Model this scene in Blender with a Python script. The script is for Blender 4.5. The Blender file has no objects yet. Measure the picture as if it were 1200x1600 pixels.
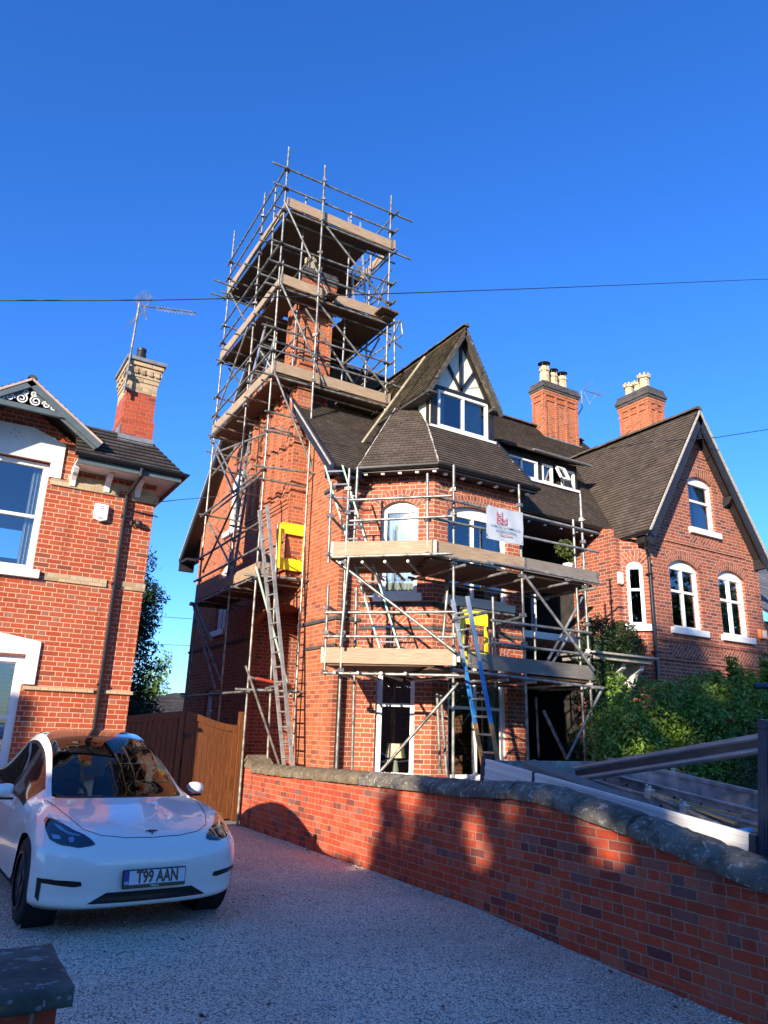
import bpy, bmesh, math, random
from mathutils import Vector, Matrix, geometry
from mathutils.bvhtree import BVHTree
R=math.radians; PI=math.pi
sc=bpy.context.scene; COL=sc.collection
random.seed(7)
# ---------------------------------------------------------------- camera
FPX=1139.0; TH=R(16.77); RO=R(1.94); PH=R(59.37)
cth,sth=math.cos(TH),math.sin(TH)
RT=Vector((math.sin(PH),-math.cos(PH),0)); FWH=Vector((math.cos(PH),math.sin(PH),0)); Z=Vector((0,0,1))
FW=FWH*cth+Z*sth; UP0=Z*cth-FWH*sth
CR=RT*math.cos(RO)+UP0*math.sin(RO); CU=UP0*math.cos(RO)-RT*math.sin(RO)
EYE=Vector((0,0,1.6))
cam=bpy.data.cameras.new('camera'); co=bpy.data.objects.new('camera',cam); COL.objects.link(co)
m=Matrix.Identity(4)
for i in range(3):
    m[i][0]=CR[i]; m[i][1]=CU[i]; m[i][2]=-FW[i]; m[i][3]=EYE[i]
co.matrix_world=m
cam.sensor_fit='HORIZONTAL'; cam.sensor_width=36; cam.lens=36*FPX/1200; cam.clip_start=.05; cam.clip_end=3000
sc.camera=co
sc.render.resolution_x=768; sc.render.resolution_y=1024
# ---------------------------------------------------------------- light
SAZ=R(34); SEL=R(16.5)      # direction the light travels towards, elevation
sun=bpy.data.lights.new('sun','SUN'); sun.energy=5.0; sun.angle=R(.6); sun.color=(1,.88,.72)
so=bpy.data.objects.new('sun',sun); COL.objects.link(so)
trav=Vector((math.cos(SAZ)*math.cos(SEL),math.sin(SAZ)*math.cos(SEL),-math.sin(SEL)))
so.rotation_euler=trav.to_track_quat('-Z','Y').to_euler(); so.location=(-20,-15,12)
w=bpy.data.worlds.new('World'); sc.world=w; w.use_nodes=True
nt=w.node_tree; nt.nodes.clear()
sky=nt.nodes.new('ShaderNodeTexSky'); sky.sky_type='NISHITA'; sky.sun_disc=False
sky.sun_elevation=SEL; sky.sun_rotation=math.atan2(-trav.x,-trav.y)
sky.air_density=1.0; sky.dust_density=.3; sky.ozone_density=3.0; sky.altitude=50
hsv=nt.nodes.new('ShaderNodeHueSaturation'); hsv.inputs['Saturation'].default_value=1.2; hsv.inputs['Value'].default_value=1
bg=nt.nodes.new('ShaderNodeBackground'); bg.inputs['Strength'].default_value=.12
out=nt.nodes.new('ShaderNodeOutputWorld')
mul=nt.nodes.new('ShaderNodeMix'); mul.data_type='RGBA'; mul.blend_type='MULTIPLY'; mul.inputs[0].default_value=1; mul.inputs[7].default_value=(.59,.89,1.42,1)
nt.links.new(sky.outputs[0],hsv.inputs['Color']); nt.links.new(hsv.outputs[0],mul.inputs[6]); nt.links.new(mul.outputs[2],bg.inputs['Color']); nt.links.new(bg.outputs[0],out.inputs[0])
sc.view_settings.view_transform='Standard'; sc.view_settings.look='None'; sc.view_settings.exposure=1.0; sc.view_settings.gamma=1
sc.view_settings.use_curve_mapping=False
# ---------------------------------------------------------------- helpers
def ray(x,y): return (FW*FPX+CR*(x-600)+CU*(800-y)).normalized()
def at(x,y,X=None,Y=None,Z_=None,n=None,p=None):
    """the point of a real plane (X=, Y=, height= or normal+point) seen at photo pixel x,y"""
    d=ray(x,y)
    if X is not None: return EYE+d*((X-EYE.x)/d.x)
    if Y is not None: return EYE+d*((Y-EYE.y)/d.y)
    if Z_ is not None: return EYE+d*((Z_-EYE.z)/d.z)
    n=Vector(n); return EYE+d*((Vector(p)-EYE).dot(n)/d.dot(n))
ORG={}
def link(o,parent=None):
    COL.objects.link(o)
    if parent is not None: o.parent=parent
def tag(o,label=None,cat=None,group=None,kind=None):
    if label:o['label']=label
    if cat:o['category']=cat
    if group:o['group']=group
    if kind:o['kind']=kind
    return o
def thing(name,label,cat,loc=(0,0,0),rz=0,group=None):
    o=bpy.data.objects.new(name,None); o.empty_display_size=.2; link(o)
    o.location=loc; o.rotation_euler=(0,0,rz); ORG[o.name]=Vector(loc)
    return tag(o,label,cat,group)
def copy_tree(o,parent=None):
    c=o.copy(); link(c,parent)
    for ch in list(o.children): copy_tree(ch,c)
    return c
class MB:
    def __init__(s): s.v=[];s.f=[];s.uv=[];s.mi=[];s.cm=0
    def face(s,pts,uv=None,mi=None):
        b=len(s.v); pts=[Vector(p) for p in pts]; s.v+=pts; s.f.append(list(range(b,b+len(pts)))); s.mi.append(s.cm if mi is None else mi)
        if uv is None:
            n=Vector((0,0,0))
            for i in range(len(pts)):
                a,c=pts[i],pts[(i+1)%len(pts)]
                n+=Vector(((a.y-c.y)*(a.z+c.z),(a.z-c.z)*(a.x+c.x),(a.x-c.x)*(a.y+c.y)))
            if n.length<1e-12: n=Vector((0,0,1))
            n.normalize()
            if abs(n.z)>.97: uv=[(p.x,p.y) for p in pts]
            else:
                t=Z.cross(n).normalized(); vd=n.cross(t)
                uv=[(p.dot(t),p.dot(vd)) for p in pts]
        s.uv.append(uv)
    def quads(s,ring0,ring1,closed=True):
        n=len(ring0)
        for i in range(n if closed else n-1):
            j=(i+1)%n; s.face([ring0[i],ring0[j],ring1[j],ring1[i]])
    def box(s,a,b):
        x0,y0,z0=[min(a[i],b[i]) for i in range(3)]; x1,y1,z1=[max(a[i],b[i]) for i in range(3)]
        s.obox(Vector(((x0+x1)/2,(y0+y1)/2,(z0+z1)/2)),Vector((1,0,0)),Vector((0,1,0)),Z,(x1-x0)/2,(y1-y0)/2,(z1-z0)/2)
    def obox(s,c,ax,ay,az,hx,hy,hz):
        c=Vector(c);P=[c+ax*(i*hx)+ay*(j*hy)+az*(k*hz) for i in(-1,1) for j in(-1,1) for k in(-1,1)]
        for q in ((0,1,3,2),(4,6,7,5),(0,4,5,1),(2,3,7,6),(0,2,6,4),(1,5,7,3)): s.face([P[i] for i in q])
    def bar(s,p0,p1,w,h,up=Z):
        p0,p1=Vector(p0),Vector(p1); d=(p1-p0); L=d.length; d.normalize()
        sd=d.cross(up)
        if sd.length<1e-4: sd=d.cross(Vector((1,0,0)))
        sd.normalize(); u=sd.cross(d).normalized()
        s.obox((p0+p1)/2,d,sd,u,L/2,w/2,h/2)
    def tube(s,p0,p1,r,n=8,r1=None,caps=True):
        p0,p1=Vector(p0),Vector(p1); d=(p1-p0).normalized(); r1=r if r1 is None else r1
        a=d.cross(Z if abs(d.z)<.9 else Vector((1,0,0))).normalized(); b=d.cross(a)
        c0=[p0+a*(math.cos(2*PI*i/n)*r)+b*(math.sin(2*PI*i/n)*r) for i in range(n)]
        c1=[p1+a*(math.cos(2*PI*i/n)*r1)+b*(math.sin(2*PI*i/n)*r1) for i in range(n)]
        s.quads(c0,c1)
        if caps: s.face(c0[::-1]); s.face(c1)
    def path(s,pts,r,n=8):
        for a,b in zip(pts[:-1],pts[1:]): s.tube(a,b,r,n)
    def lathe(s,c,prof,n=20,axis=Z,caps=True,a0=0):
        c=Vector(c); ax=Vector(axis).normalized(); a=ax.cross(Vector((1,0,0)) if abs(ax.x)<.9 else Vector((0,1,0))).normalized(); b=ax.cross(a)
        rings=[[c+ax*h+a*(math.cos(a0+2*PI*i/n)*r)+b*(math.sin(a0+2*PI*i/n)*r) for i in range(n)] for r,h in prof]
        for q,t in zip(rings[:-1],rings[1:]): s.quads(q,t)
        if caps: s.face(rings[0][::-1]); s.face(rings[-1])
    def prism(s,poly,ext):
        poly=[Vector(p) for p in poly]; ext=Vector(ext); q=[p+ext for p in poly]
        s.face(poly[::-1]); s.face(q); s.quads(poly,q)
    def build(s,name,mat,parent=None,world=True,smooth=False,merge=True,bevel=0,label=None):
        me=bpy.data.meshes.new(name)
        off=Vector((0,0,0))
        if parent is not None and world:
            r=parent
            while r.parent is not None: r=r.parent
            off=ORG.get(r.name,Vector((0,0,0)))
        me.from_pydata([v-off for v in s.v],[],s.f)
        ul=me.uv_layers.new(name='UVMap'); k=0
        flat=[]
        for u in s.uv:
            for c in u: flat+= [c[0],c[1]]
        ul.data.foreach_set('uv',flat)
        for mm in (mat if isinstance(mat,(list,tuple)) else [mat]): me.materials.append(mm)
        me.polygons.foreach_set('material_index',s.mi)
        if merge:
            bm=bmesh.new(); bm.from_mesh(me); bmesh.ops.remove_doubles(bm,verts=bm.verts,dist=1e-4)
            bmesh.ops.recalc_face_normals(bm,faces=bm.faces) if merge!='keep' else None
            bm.to_mesh(me); bm.free()
        if smooth:
            for p in me.polygons: p.use_smooth=True
            if smooth!='all':
                try: me.set_sharp_from_angle(angle=R(smooth if not isinstance(smooth,bool) else 40))
                except Exception: pass
        me.update()
        o=bpy.data.objects.new(name,me); link(o,parent)
        if bevel:
            md=o.modifiers.new('bevel','BEVEL'); md.width=bevel; md.segments=2; md.limit_method='ANGLE'
        if label:o['label']=label
        return o
# ---------------------------------------------------------------- materials
class NT:
    def __init__(s,name):
        s.m=bpy.data.materials.new(name); s.m.use_nodes=True; s.t=s.m.node_tree; s.t.nodes.clear()
        s.o=s.t.nodes.new('ShaderNodeOutputMaterial')
    def n(s,typ,ins=None,**kw):
        x=s.t.nodes.new('ShaderNode'+typ)
        for k,v in kw.items(): setattr(x,k,v)
        for k,v in (ins or {}).items(): s.set(x.inputs[k],v)
        return x
    def set(s,inp,v):
        if isinstance(v,bpy.types.NodeSocket): s.t.links.new(v,inp)
        elif isinstance(v,bpy.types.Node): s.t.links.new(v.outputs[0],inp)
        else:
            if hasattr(inp.default_value,'__len__') and len(inp.default_value)==4 and len(v)==3: v=(*v,1)
            inp.default_value=v
    def M(s,op,a,b=None,c=None,clamp=False):
        x=s.t.nodes.new('ShaderNodeMath'); x.operation=op; x.use_clamp=clamp
        s.set(x.inputs[0],a)
        if b is not None: s.set(x.inputs[1],b)
        if c is not None: s.set(x.inputs[2],c)
        return x.outputs[0]
    def mix(s,f,a,b,mode='MIX'):
        x=s.t.nodes.new('ShaderNodeMix'); x.data_type='RGBA'; x.blend_type=mode
        s.set(x.inputs[0],f); s.set(x.inputs[6],a); s.set(x.inputs[7],b); return x.outputs[2]
    def ramp(s,f,stops,interp='LINEAR'):
        x=s.t.nodes.new('ShaderNodeValToRGB'); x.color_ramp.interpolation=interp
        e=x.color_ramp.elements
        while len(e)<len(stops): e.new(.5)
        for i,(p,c) in enumerate(stops):
            e[i].position=p; e[i].color=(*c,1) if len(c)==3 else c
        s.set(x.inputs[0],f); return x.outputs[0]
    def noise(s,scale,detail=3,coord=None,rough=.55):
        x=s.n('TexNoise',{'Scale':scale,'Detail':detail,'Roughness':rough})
        if coord is not None: s.set(x.inputs['Vector'],coord)
        return x.outputs[0]
    def obj(s): return s.n('TexCoord').outputs['Object']
    def geo(s): return s.n('NewGeometry').outputs['Position']
    def uv(s): return s.n('TexCoord').outputs['UV']
    def principled(s,**k):
        p=s.n('BsdfPrincipled')
        mp={'color':'Base Color','rough':'Roughness','metal':'Metallic','normal':'Normal','spec':'Specular IOR Level','coat':'Coat Weight','trans':'Transmission Weight','ior':'IOR','emis':'Emission Color','estr':'Emission Strength','crough':'Coat Roughness','sss':'Subsurface Weight'}
        for a,v in k.items(): s.set(p.inputs[mp[a]],v)
        s.t.links.new(p.outputs[0],s.o.inputs[0]); return p
    def bump(s,h,strength=.4,dist=.01,normal=None):
        b=s.n('Bump',{'Height':h,'Strength':strength,'Distance':dist})
        if normal is not None: s.set(b.inputs['Normal'],normal)
        return b.outputs[0]
def plain(name,col,rough=.6,metal=0,var=.15,scale=8,bump=.1,coat=0,spec=.5,dark=None):
    t=NT(name); g=t.geo(); nz=t.noise(scale,4,g)
    c2=tuple(c*(1-var*1.6) for c in col) if dark is None else dark
    c1=tuple(min(1,c*(1+var)) for c in col)
    c=t.ramp(nz,[(.3,c2),(.7,c1)])
    k=dict(color=c,rough=rough,metal=metal,coat=coat,spec=spec)
    if bump: k['normal']=t.bump(t.noise(scale*12,3,g),bump,.004)
    t.principled(**k); return t.m
def brickmat(name,cols,mortar,bond='flemish',course=.075,stain=.35,pitch=(.2275,.11),rough=.85,mw=.0055,fresh=0):
    t=NT(name); u,v=(lambda s:(s.outputs[0],s.outputs[1]))(t.n('SeparateXYZ',{0:t.uv()}))
    wob=t.noise(3.5,2,t.uv()); v=t.M('ADD',v,t.M('MULTIPLY',t.M('SUBTRACT',wob,.5),.012))
    r=t.M('DIVIDE',v,course); row=t.M('FLOOR',r); fv=t.M('SUBTRACT',r,row)
    S,H=pitch; per=S+H
    if bond=='flemish':
        par=t.M('MODULO',row,2.0); par=t.M('ABSOLUTE',par)
        uu=t.M('ADD',u,t.M('MULTIPLY',par,per/2))
        q=t.M('DIVIDE',uu,per); cell=t.M('FLOOR',q); fu=t.M('MULTIPLY',t.M('SUBTRACT',q,cell),per)
        hd=t.M('GREATER_THAN',fu,S)
        dh=t.M('MINIMUM',t.M('SUBTRACT',fu,S),t.M('SUBTRACT',per,fu)); ds=t.M('MINIMUM',fu,t.M('SUBTRACT',S,fu))
        du=t.M('ADD',t.M('MULTIPLY',hd,dh),t.M('MULTIPLY',t.M('SUBTRACT',1.0,hd),ds))
        idx=t.M('ADD',t.M('MULTIPLY',cell,2.0),hd)
    elif bond=='garden':
        par=t.M('ABSOLUTE',t.M('MODULO',row,4.0)); hrow=t.M('LESS_THAN',par,.5)
        wd=t.M('ADD',t.M('MULTIPLY',hrow,H),t.M('MULTIPLY',t.M('SUBTRACT',1.0,hrow),S))
        jit=t.n('TexWhiteNoise',{'W':row},noise_dimensions='1D').outputs[0]
        uu=t.M('ADD',u,t.M('MULTIPLY',t.M('ABSOLUTE',t.M('MODULO',row,2.0)),S/2)); uu=t.M('ADD',uu,t.M('MULTIPLY',jit,.05))
        q=t.M('DIVIDE',uu,wd); cell=t.M('FLOOR',q); fq=t.M('SUBTRACT',q,cell)
        fu=t.M('MULTIPLY',fq,wd); du=t.M('MINIMUM',fu,t.M('SUBTRACT',wd,fu)); idx=cell; hd=hrow
    else:
        q=t.M('DIVIDE',u,S); cell=t.M('FLOOR',q); fu=t.M('MULTIPLY',t.M('SUBTRACT',q,cell),S)
        du=t.M('MINIMUM',fu,t.M('SUBTRACT',S,fu)); idx=cell; hd=0.0
    dv=t.M('MULTIPLY',t.M('MINIMUM',fv,t.M('SUBTRACT',1.0,fv)),course)
    d=t.M('MINIMUM',du,dv)
    d=t.M('ADD',d,t.M('MULTIPLY',t.M('SUBTRACT',t.noise(60,3,t.uv()),.5),.004))
    mr=t.n('MapRange',{0:d,1:mw-.0022,2:mw+.0022,3:0.0,4:1.0}); brick=mr.outputs[0]
    vec=t.n('CombineXYZ',{0:idx,1:row}).outputs[0]
    wn=t.n('TexWhiteNoise',{'Vector':vec},noise_dimensions='2D')
    rnd=wn.outputs[0]
    if bond=='flemish': rnd=t.M('ADD',t.M('MULTIPLY',rnd,.85),t.M('MULTIPLY',hd,.15))
    bc=t.ramp(rnd,cols)
    nz=t.noise(45,4,t.uv()); bc=t.mix(t.M('MULTIPLY',t.M('SUBTRACT',nz,.3),.5,clamp=True),bc,tuple(c*.55 for c in cols[0][1]))
    st=t.noise(1.3,5,t.geo()); stf=t.M('MULTIPLY',t.M('SUBTRACT',st,.48,clamp=True),stain*2.2,clamp=True)
    mc=t.mix(t.noise(20,3,t.uv()),mortar,tuple(c*.6 for c in mortar))
    c=t.mix(brick,mc,bc); c=t.mix(stf,c,tuple(x*.45 for x in cols[1][1]))
    mp=t.n('Mapping',{'Vector':t.geo(),'Scale':(5,5,.5)}); sk=t.M('MULTIPLY',t.M('SUBTRACT',t.noise(1.6,4,mp.outputs[0]),.52,clamp=True),stain*3.4,clamp=True); c=t.mix(sk,c,tuple(x*.38 for x in cols[1][1]))
    if fresh:
        f2=t.n('MapRange',{0:t.noise(9,5,t.geo()),1:.60,2:.70,3:0.0,4:1.0}).outputs[0]; f3=t.M('MULTIPLY',f2,t.M('MULTIPLY',t.noise(70,3,t.geo()),fresh))
        c=t.mix(f3,c,(.6,.5,.43))
    h=t.M('ADD',brick,t.M('MULTIPLY',nz,.35))
    t.principled(color=c,rough=rough,spec=.3,normal=t.bump(h,.65,.006)); return t.m
def tilemat(name,c1,c2,c3,w=.165,gauge=.1,lichen=.3):
    t=NT(name); u,v=(lambda s:(s.outputs[0],s.outputs[1]))(t.n('SeparateXYZ',{0:t.uv()}))
    row=t.M('FLOOR',t.M('DIVIDE',v,gauge)); par=t.M('ABSOLUTE',t.M('MODULO',row,2.0))
    q=t.M('ADD',t.M('DIVIDE',u,w),t.M('MULTIPLY',par,.5)); cell=t.M('FLOOR',q); fu=t.M('SUBTRACT',q,cell)
    e=t.M('MINIMUM',fu,t.M('SUBTRACT',1.0,fu)); gap=t.n('MapRange',{0:e,1:.01,2:.035,3:0.0,4:1.0}).outputs[0]
    wn=t.n('TexWhiteNoise',{'Vector':t.n('CombineXYZ',{0:cell,1:row}).outputs[0]},noise_dimensions='2D').outputs[0]
    c=t.ramp(wn,[(0,c1),(.5,c2),(1,c3)])
    g=t.geo(); c=t.mix(t.M('MULTIPLY',t.M('SUBTRACT',t.noise(2.2,5,g),.4,clamp=True),1.4,clamp=True),c,tuple(x*.5 for x in c1))
    li=t.M('MULTIPLY',t.M('GREATER_THAN',t.noise(14,5,g),.66),lichen); c=t.mix(li,c,(.34,.32,.26))
    c=t.mix(gap,tuple(x*.25 for x in c1),c)
    h=t.M('ADD',t.M('MULTIPLY',gap,.6),t.M('MULTIPLY',wn,.5)); h=t.M('ADD',h,t.M('MULTIPLY',t.noise(60,3,g),.3))
    t.principled(color=c,rough=.8,spec=.3,normal=t.bump(h,.6,.008)); return t.m
BR=dict(
 left=brickmat('brick_left',[(0,(.22,.06,.035)),(.12,(.40,.065,.022)),(.55,(.46,.085,.03)),(.8,(.42,.10,.045)),(.92,(.38,.14,.09)),(1,(.30,.13,.09))],(.74,.45,.28),mw=.0065,stain=.5),
 main=brickmat('brick_main',[(0,(.17,.05,.035)),(.2,(.34,.075,.035)),(.7,(.42,.10,.042)),(.9,(.36,.11,.06)),(1,(.22,.09,.065))],(.68,.48,.34),mw=.006,stain=.5),
 side=brickmat('brick_side',[(0,(.22,.07,.04)),(.25,(.40,.10,.04)),(.7,(.46,.13,.05)),(.9,(.40,.15,.08)),(1,(.27,.11,.07))],(.60,.36,.22),mw=.005,stain=.5),
 dark=brickmat('brick_dark',[(0,(.14,.045,.032)),(.3,(.30,.07,.036)),(.75,(.39,.095,.042)),(1,(.19,.07,.05))],(.56,.44,.35)),
 lock=brickmat('brick_arch',[(0,(.17,.05,.03)),(.3,(.33,.085,.045)),(.75,(.40,.11,.055)),(1,(.24,.09,.06))],(.60,.46,.35),bond='stack',pitch=(.1125,.1)),
 wall=brickmat('brick_garden',[(0,(.17,.05,.04)),(.15,(.40,.062,.028)),(.7,(.60,.082,.030)),(.92,(.50,.13,.07)),(1,(.17,.085,.075))],(.42,.30,.20),bond='garden',stain=.35,mw=.0045,fresh=.3),
 buff=brickmat('brick_buff',[(0,(.32,.22,.12)),(.3,(.52,.36,.19)),(.75,(.58,.43,.25)),(1,(.42,.33,.22))],(.5,.4,.3)),
 chim=brickmat('brick_chimney',[(0,(.22,.05,.03)),(.3,(.40,.065,.03)),(.75,(.46,.085,.035)),(1,(.28,.07,.045))],(.48,.20,.12),mw=.0048),
 blue=brickmat('brick_blue',[(0,(.03,.03,.035)),(.3,(.06,.055,.055)),(.75,(.09,.08,.075)),(1,(.05,.05,.055))],(.16,.15,.14)),
)
TILE=tilemat('roof_tiles',(.085,.065,.050),(.105,.080,.062),(.13,.10,.078))
TILE2=tilemat('roof_tiles_dark',(.045,.038,.036),(.06,.052,.048),(.085,.075,.068),lichen=.15)
MOSSY=tilemat('roof_tiles_mossy',(.07,.055,.038),(.10,.08,.052),(.16,.125,.075),lichen=.75)
WHITE=plain('white_paint',(.78,.77,.73),.45,var=.05,bump=.03)
STONEW=plain('painted_stone',(.74,.71,.64),.75,var=.06,scale=3,bump=.25)
BLACK=plain('black_paint',(.018,.018,.02),.5,var=.2)
BLACKG=plain('black_gutter',(.012,.012,.013),.3,var=.2,bump=0)
GREYP=plain('grey_timber_paint',(.09,.115,.12),.5,var=.1)
CREAM=plain('cream_render',(.74,.68,.54),.8,var=.05,scale=6,bump=.15)
LEAD=plain('lead',(.23,.24,.25),.55,var=.2,metal=.3)
MORT=plain('ridge_mortar',(.42,.38,.33),.9,var=.3,scale=30,bump=.4)
STEEL=plain('galvanised_steel',(.27,.26,.22),.42,metal=.45,var=.45,scale=9,bump=.05)
STEELD=plain('worn_steel',(.30,.29,.27),.5,metal=.4,var=.35,scale=9,bump=.05)
COUP=plain('coupler_steel',(.24,.22,.19),.5,metal=.5,var=.5,scale=30)
ALU=plain('aluminium',(.62,.62,.60),.32,metal=.7,var=.12,scale=5,bump=.03)
YEL=plain('yellow_plastic',(.86,.68,.02),.4,var=.06,bump=0)
POT=plain('chimney_pot_clay',(.55,.43,.24),.8,var=.35,scale=12,bump=.3,dark=(.22,.17,.11))
RUBBER=plain('rubber',(.012,.012,.013),.75,var=.2,scale=30)
CURT=plain('curtain_cloth',(.66,.65,.60),.9,var=.08,scale=10)
DARKIN=plain('dark_interior',(.01,.01,.011),.9,var=.1,bump=0)
def woodmat(name,c1,c2,c3,sc_=1,rough=.75,axis=0,stretch=16):
    t=NT(name); mp=t.n('Mapping',{'Vector':t.uv(),'Scale':((1,stretch,1) if axis==0 else (stretch,1,1))})
    n1=t.noise(4*sc_,6,mp.outputs[0],.65); n2=t.noise(1.5,3,t.geo())
    c=t.ramp(n1,[(.25,c1),(.55,c2),(.8,c3)]); c=t.mix(t.M('MULTIPLY',n2,.45),c,c1)
    t.principled(color=c,rough=rough,spec=.3,normal=t.bump(n1,.3,.004)); return t.m
BOARD=woodmat('scaffold_board',(.20,.135,.085),(.42,.30,.19),(.60,.47,.33))
DECKB=woodmat('deck_board_shaded',(.07,.04,.025),(.15,.09,.055),(.22,.14,.09))  # shade under the decks is put into this darker board colour
BOARDG=woodmat('weathered_shaded_board',(.13,.11,.09),(.24,.205,.17),(.34,.30,.25))  # grey of the weathered plank; on toe boards it stands in for shade
GATEW=woodmat('stained_timber',(.05,.018,.009),(.19,.065,.02),(.31,.125,.042),rough=.42,axis=1)
def stonemat(name,c1,c2,lich=(.42,.42,.36),moss=(.12,.10,.03),ml=.3,th=.60):
    t=NT(name); g=t.geo(); n1=t.noise(5,6,g,.65); c=t.ramp(n1,[(.3,c1),(.7,c2)])
    c=t.mix(t.M('MULTIPLY',t.M('GREATER_THAN',t.noise(16,4,g),th),.6),c,lich)
    vo=t.n('TexVoronoi',{'Scale':26.0,'Vector':g}).outputs[0]
    c=t.mix(t.M('MULTIPLY',t.M('LESS_THAN',vo,.2),.5),c,lich)
    c=t.mix(t.M('MULTIPLY',t.M('GREATER_THAN',t.noise(4.5,4,g),.57),ml),c,moss)
    h=t.M('ADD',n1,t.M('MULTIPLY',t.noise(40,4,g),.5))
    t.principled(color=c,rough=.92,spec=.2,normal=t.bump(h,.7,.012)); return t.m
COPE=stonemat('coping_stone',(.075,.066,.052),(.24,.21,.16),lich=(.45,.43,.36),moss=(.07,.065,.04),ml=.6,th=.61)
COPEW=stonemat('coping_stone_warm',(.10,.075,.045),(.22,.17,.11),lich=(.3,.25,.18),ml=.15)
PIER=stonemat('pier_stone',(.05,.052,.045),(.16,.15,.12),lich=(.30,.33,.31),moss=(.20,.17,.045),ml=.7)
def gravelmat():
    t=NT('gravel'); g=t.geo()
    vo=t.n('TexVoronoi',{'Scale':70.0,'Vector':g,'Randomness':1.0}); vo2=t.n('TexVoronoi',{'Scale':37.0,'Vector':g})
    rnd=t.n('SeparateXYZ',{0:vo.outputs['Color']}).outputs[0]; r2=t.n('SeparateXYZ',{0:vo2.outputs['Color']}).outputs[1]
    rr=t.M('ADD',t.M('MULTIPLY',rnd,.6),t.M('MULTIPLY',r2,.4))
    c=t.ramp(rr,[(.05,(.36,.29,.21)),(.28,(.80,.67,.49)),(.7,(.93,.80,.60)),(1,(.98,.91,.76))])
    c=t.mix(t.M('MULTIPLY',t.M('SUBTRACT',t.noise(.8,5,g),.45,clamp=True),2.2,clamp=True),c,(.56,.46,.34))
    c=t.mix(t.n('MapRange',{0:vo.outputs['Distance'],1:.45,2:.75,3:0.0,4:.8}).outputs[0],c,(.09,.075,.06))
    h=t.M('SUBTRACT',1.0,vo.outputs['Distance']); h2=t.M('SUBTRACT',1.0,vo2.outputs['Distance'])
    t.principled(color=c,rough=.85,spec=.35,normal=t.bump(t.M('ADD',h,h2),.8,.014)); return t.m
GRAVEL=gravelmat()
def glassmat(name,tint=(.55,.62,.62),refl=.0,alpha=.75):
    t=NT(name)
    kf=1.5 if refl>.05 else 1.0
    gl=t.n('BsdfGlossy',{'Color':(1,1,1,1),'Roughness':.02}); tr=t.n('BsdfTransparent',{'Color':(*tint,1)})
    fr=t.n('Fresnel',{'IOR':1.5}); f=t.M('ADD',t.M('MULTIPLY',fr,kf),refl,clamp=True)
    mx=t.n('MixShader',{0:f,1:tr,2:gl}); t.t.links.new(mx.outputs[0],t.o.inputs[0])
    return t.m
GLASS=glassmat('window_glass',refl=.13)
def leafmat(name,c1,c2,c3,rough=.5,spec=.4):
    t=NT(name); wn=t.n('TexWhiteNoise',{'Vector':t.uv()},noise_dimensions='2D').outputs[0]
    c=t.ramp(wn,[(0,c1),(.55,c2),(1,c3)]); c=t.mix(t.M('MULTIPLY',t.noise(1.2,3,t.geo()),.5),c,c1)
    p=t.principled(color=c,rough=rough,spec=spec)
    tl=t.n('BsdfTranslucent',{'Color':c}); mx=t.n('MixShader',{0:.25,1:p.outputs[0],2:tl.outputs[0]}); t.t.links.new(mx.outputs[0],t.o.inputs[0])
    return t.m
LAUREL=leafmat('laurel_leaves',(.06,.12,.015),(.15,.27,.035),(.36,.50,.07),.34)
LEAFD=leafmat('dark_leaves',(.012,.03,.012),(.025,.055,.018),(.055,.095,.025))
LEAFY=leafmat('yellow_green_leaves',(.05,.07,.015),(.10,.13,.03),(.20,.22,.05))
BARK=plain('bark',(.09,.065,.045),.9,var=.3,scale=20,bump=.6)
# ---------------------------------------------------------------- building helpers
XA,YA=Vector((1,0,0)),Vector((0,1,0))
def arch_pts(u0,u1,zs,rise,n=10):
    """left spring -> crown -> right spring"""
    if rise<=0: return [(u0,zs),(u1,zs)]
    h=(u1-u0)/2; r=(h*h+rise*rise)/(2*rise); cz=zs+rise-r; a=math.asin(min(1,h/r)) if rise<=h else PI-math.asin(h/r)
    return [((u0+u1)/2+r*math.sin(-a+2*a*i/n),cz+r*math.cos(-a+2*a*i/n)) for i in range(n+1)]
def wall_into(mb,O,t,n,outline,holes=(),depth=.14,reveal=True):
    O,t,n=Vector(O),Vector(t).normalized(),Vector(n).normalized()
    P=lambda q,d=0:O+t*q[0]+Z*q[1]-n*d
    loops=[[Vector((a,b,0)) for a,b in outline]]+[[Vector((a,b,0)) for a,b in h] for h in holes]
    flat=[q for l in loops for q in l]
    for tri in geometry.tessellate_polygon(loops):
        pts=[flat[i] for i in tri]
        w3=[P(q) for q in pts]; nn=(w3[1]-w3[0]).cross(w3[2]-w3[0])
        if nn.length<1e-9: continue
        if nn.dot(n)<0: pts=pts[::-1]; w3=w3[::-1]
        mb.face(w3,[(q.x+O.dot(t),q.y+O.z) for q in pts])
    if reveal:
        for h in holes:
            for i in range(len(h)):
                a,b=h[i],h[(i+1)%len(h)]
                if abs(a[1]-b[1])>abs(a[0]-b[0]): uv=[(0.01,a[1]),(0.01,b[1]),(0.01+depth,b[1]),(0.01+depth,a[1])]
                else: uv=[(a[0],.01),(b[0],.01),(b[0],.01+depth),(a[0],.01+depth)]
                mb.face([P(a),P(b),P(b,depth),P(a,depth)],uv)
def wall(name,parent,O,t,n,outline,holes,mat,depth=.14):
    mb=MB(); wall_into(mb,O,t,n,outline,holes,depth); return mb.build(name,mat,parent,merge='keep')
def hole(u0,u1,z0,zs,rise): 
    return [(u0,z0)]+arch_pts(u0,u1,zs,rise)+[(u1,z0)]
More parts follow.
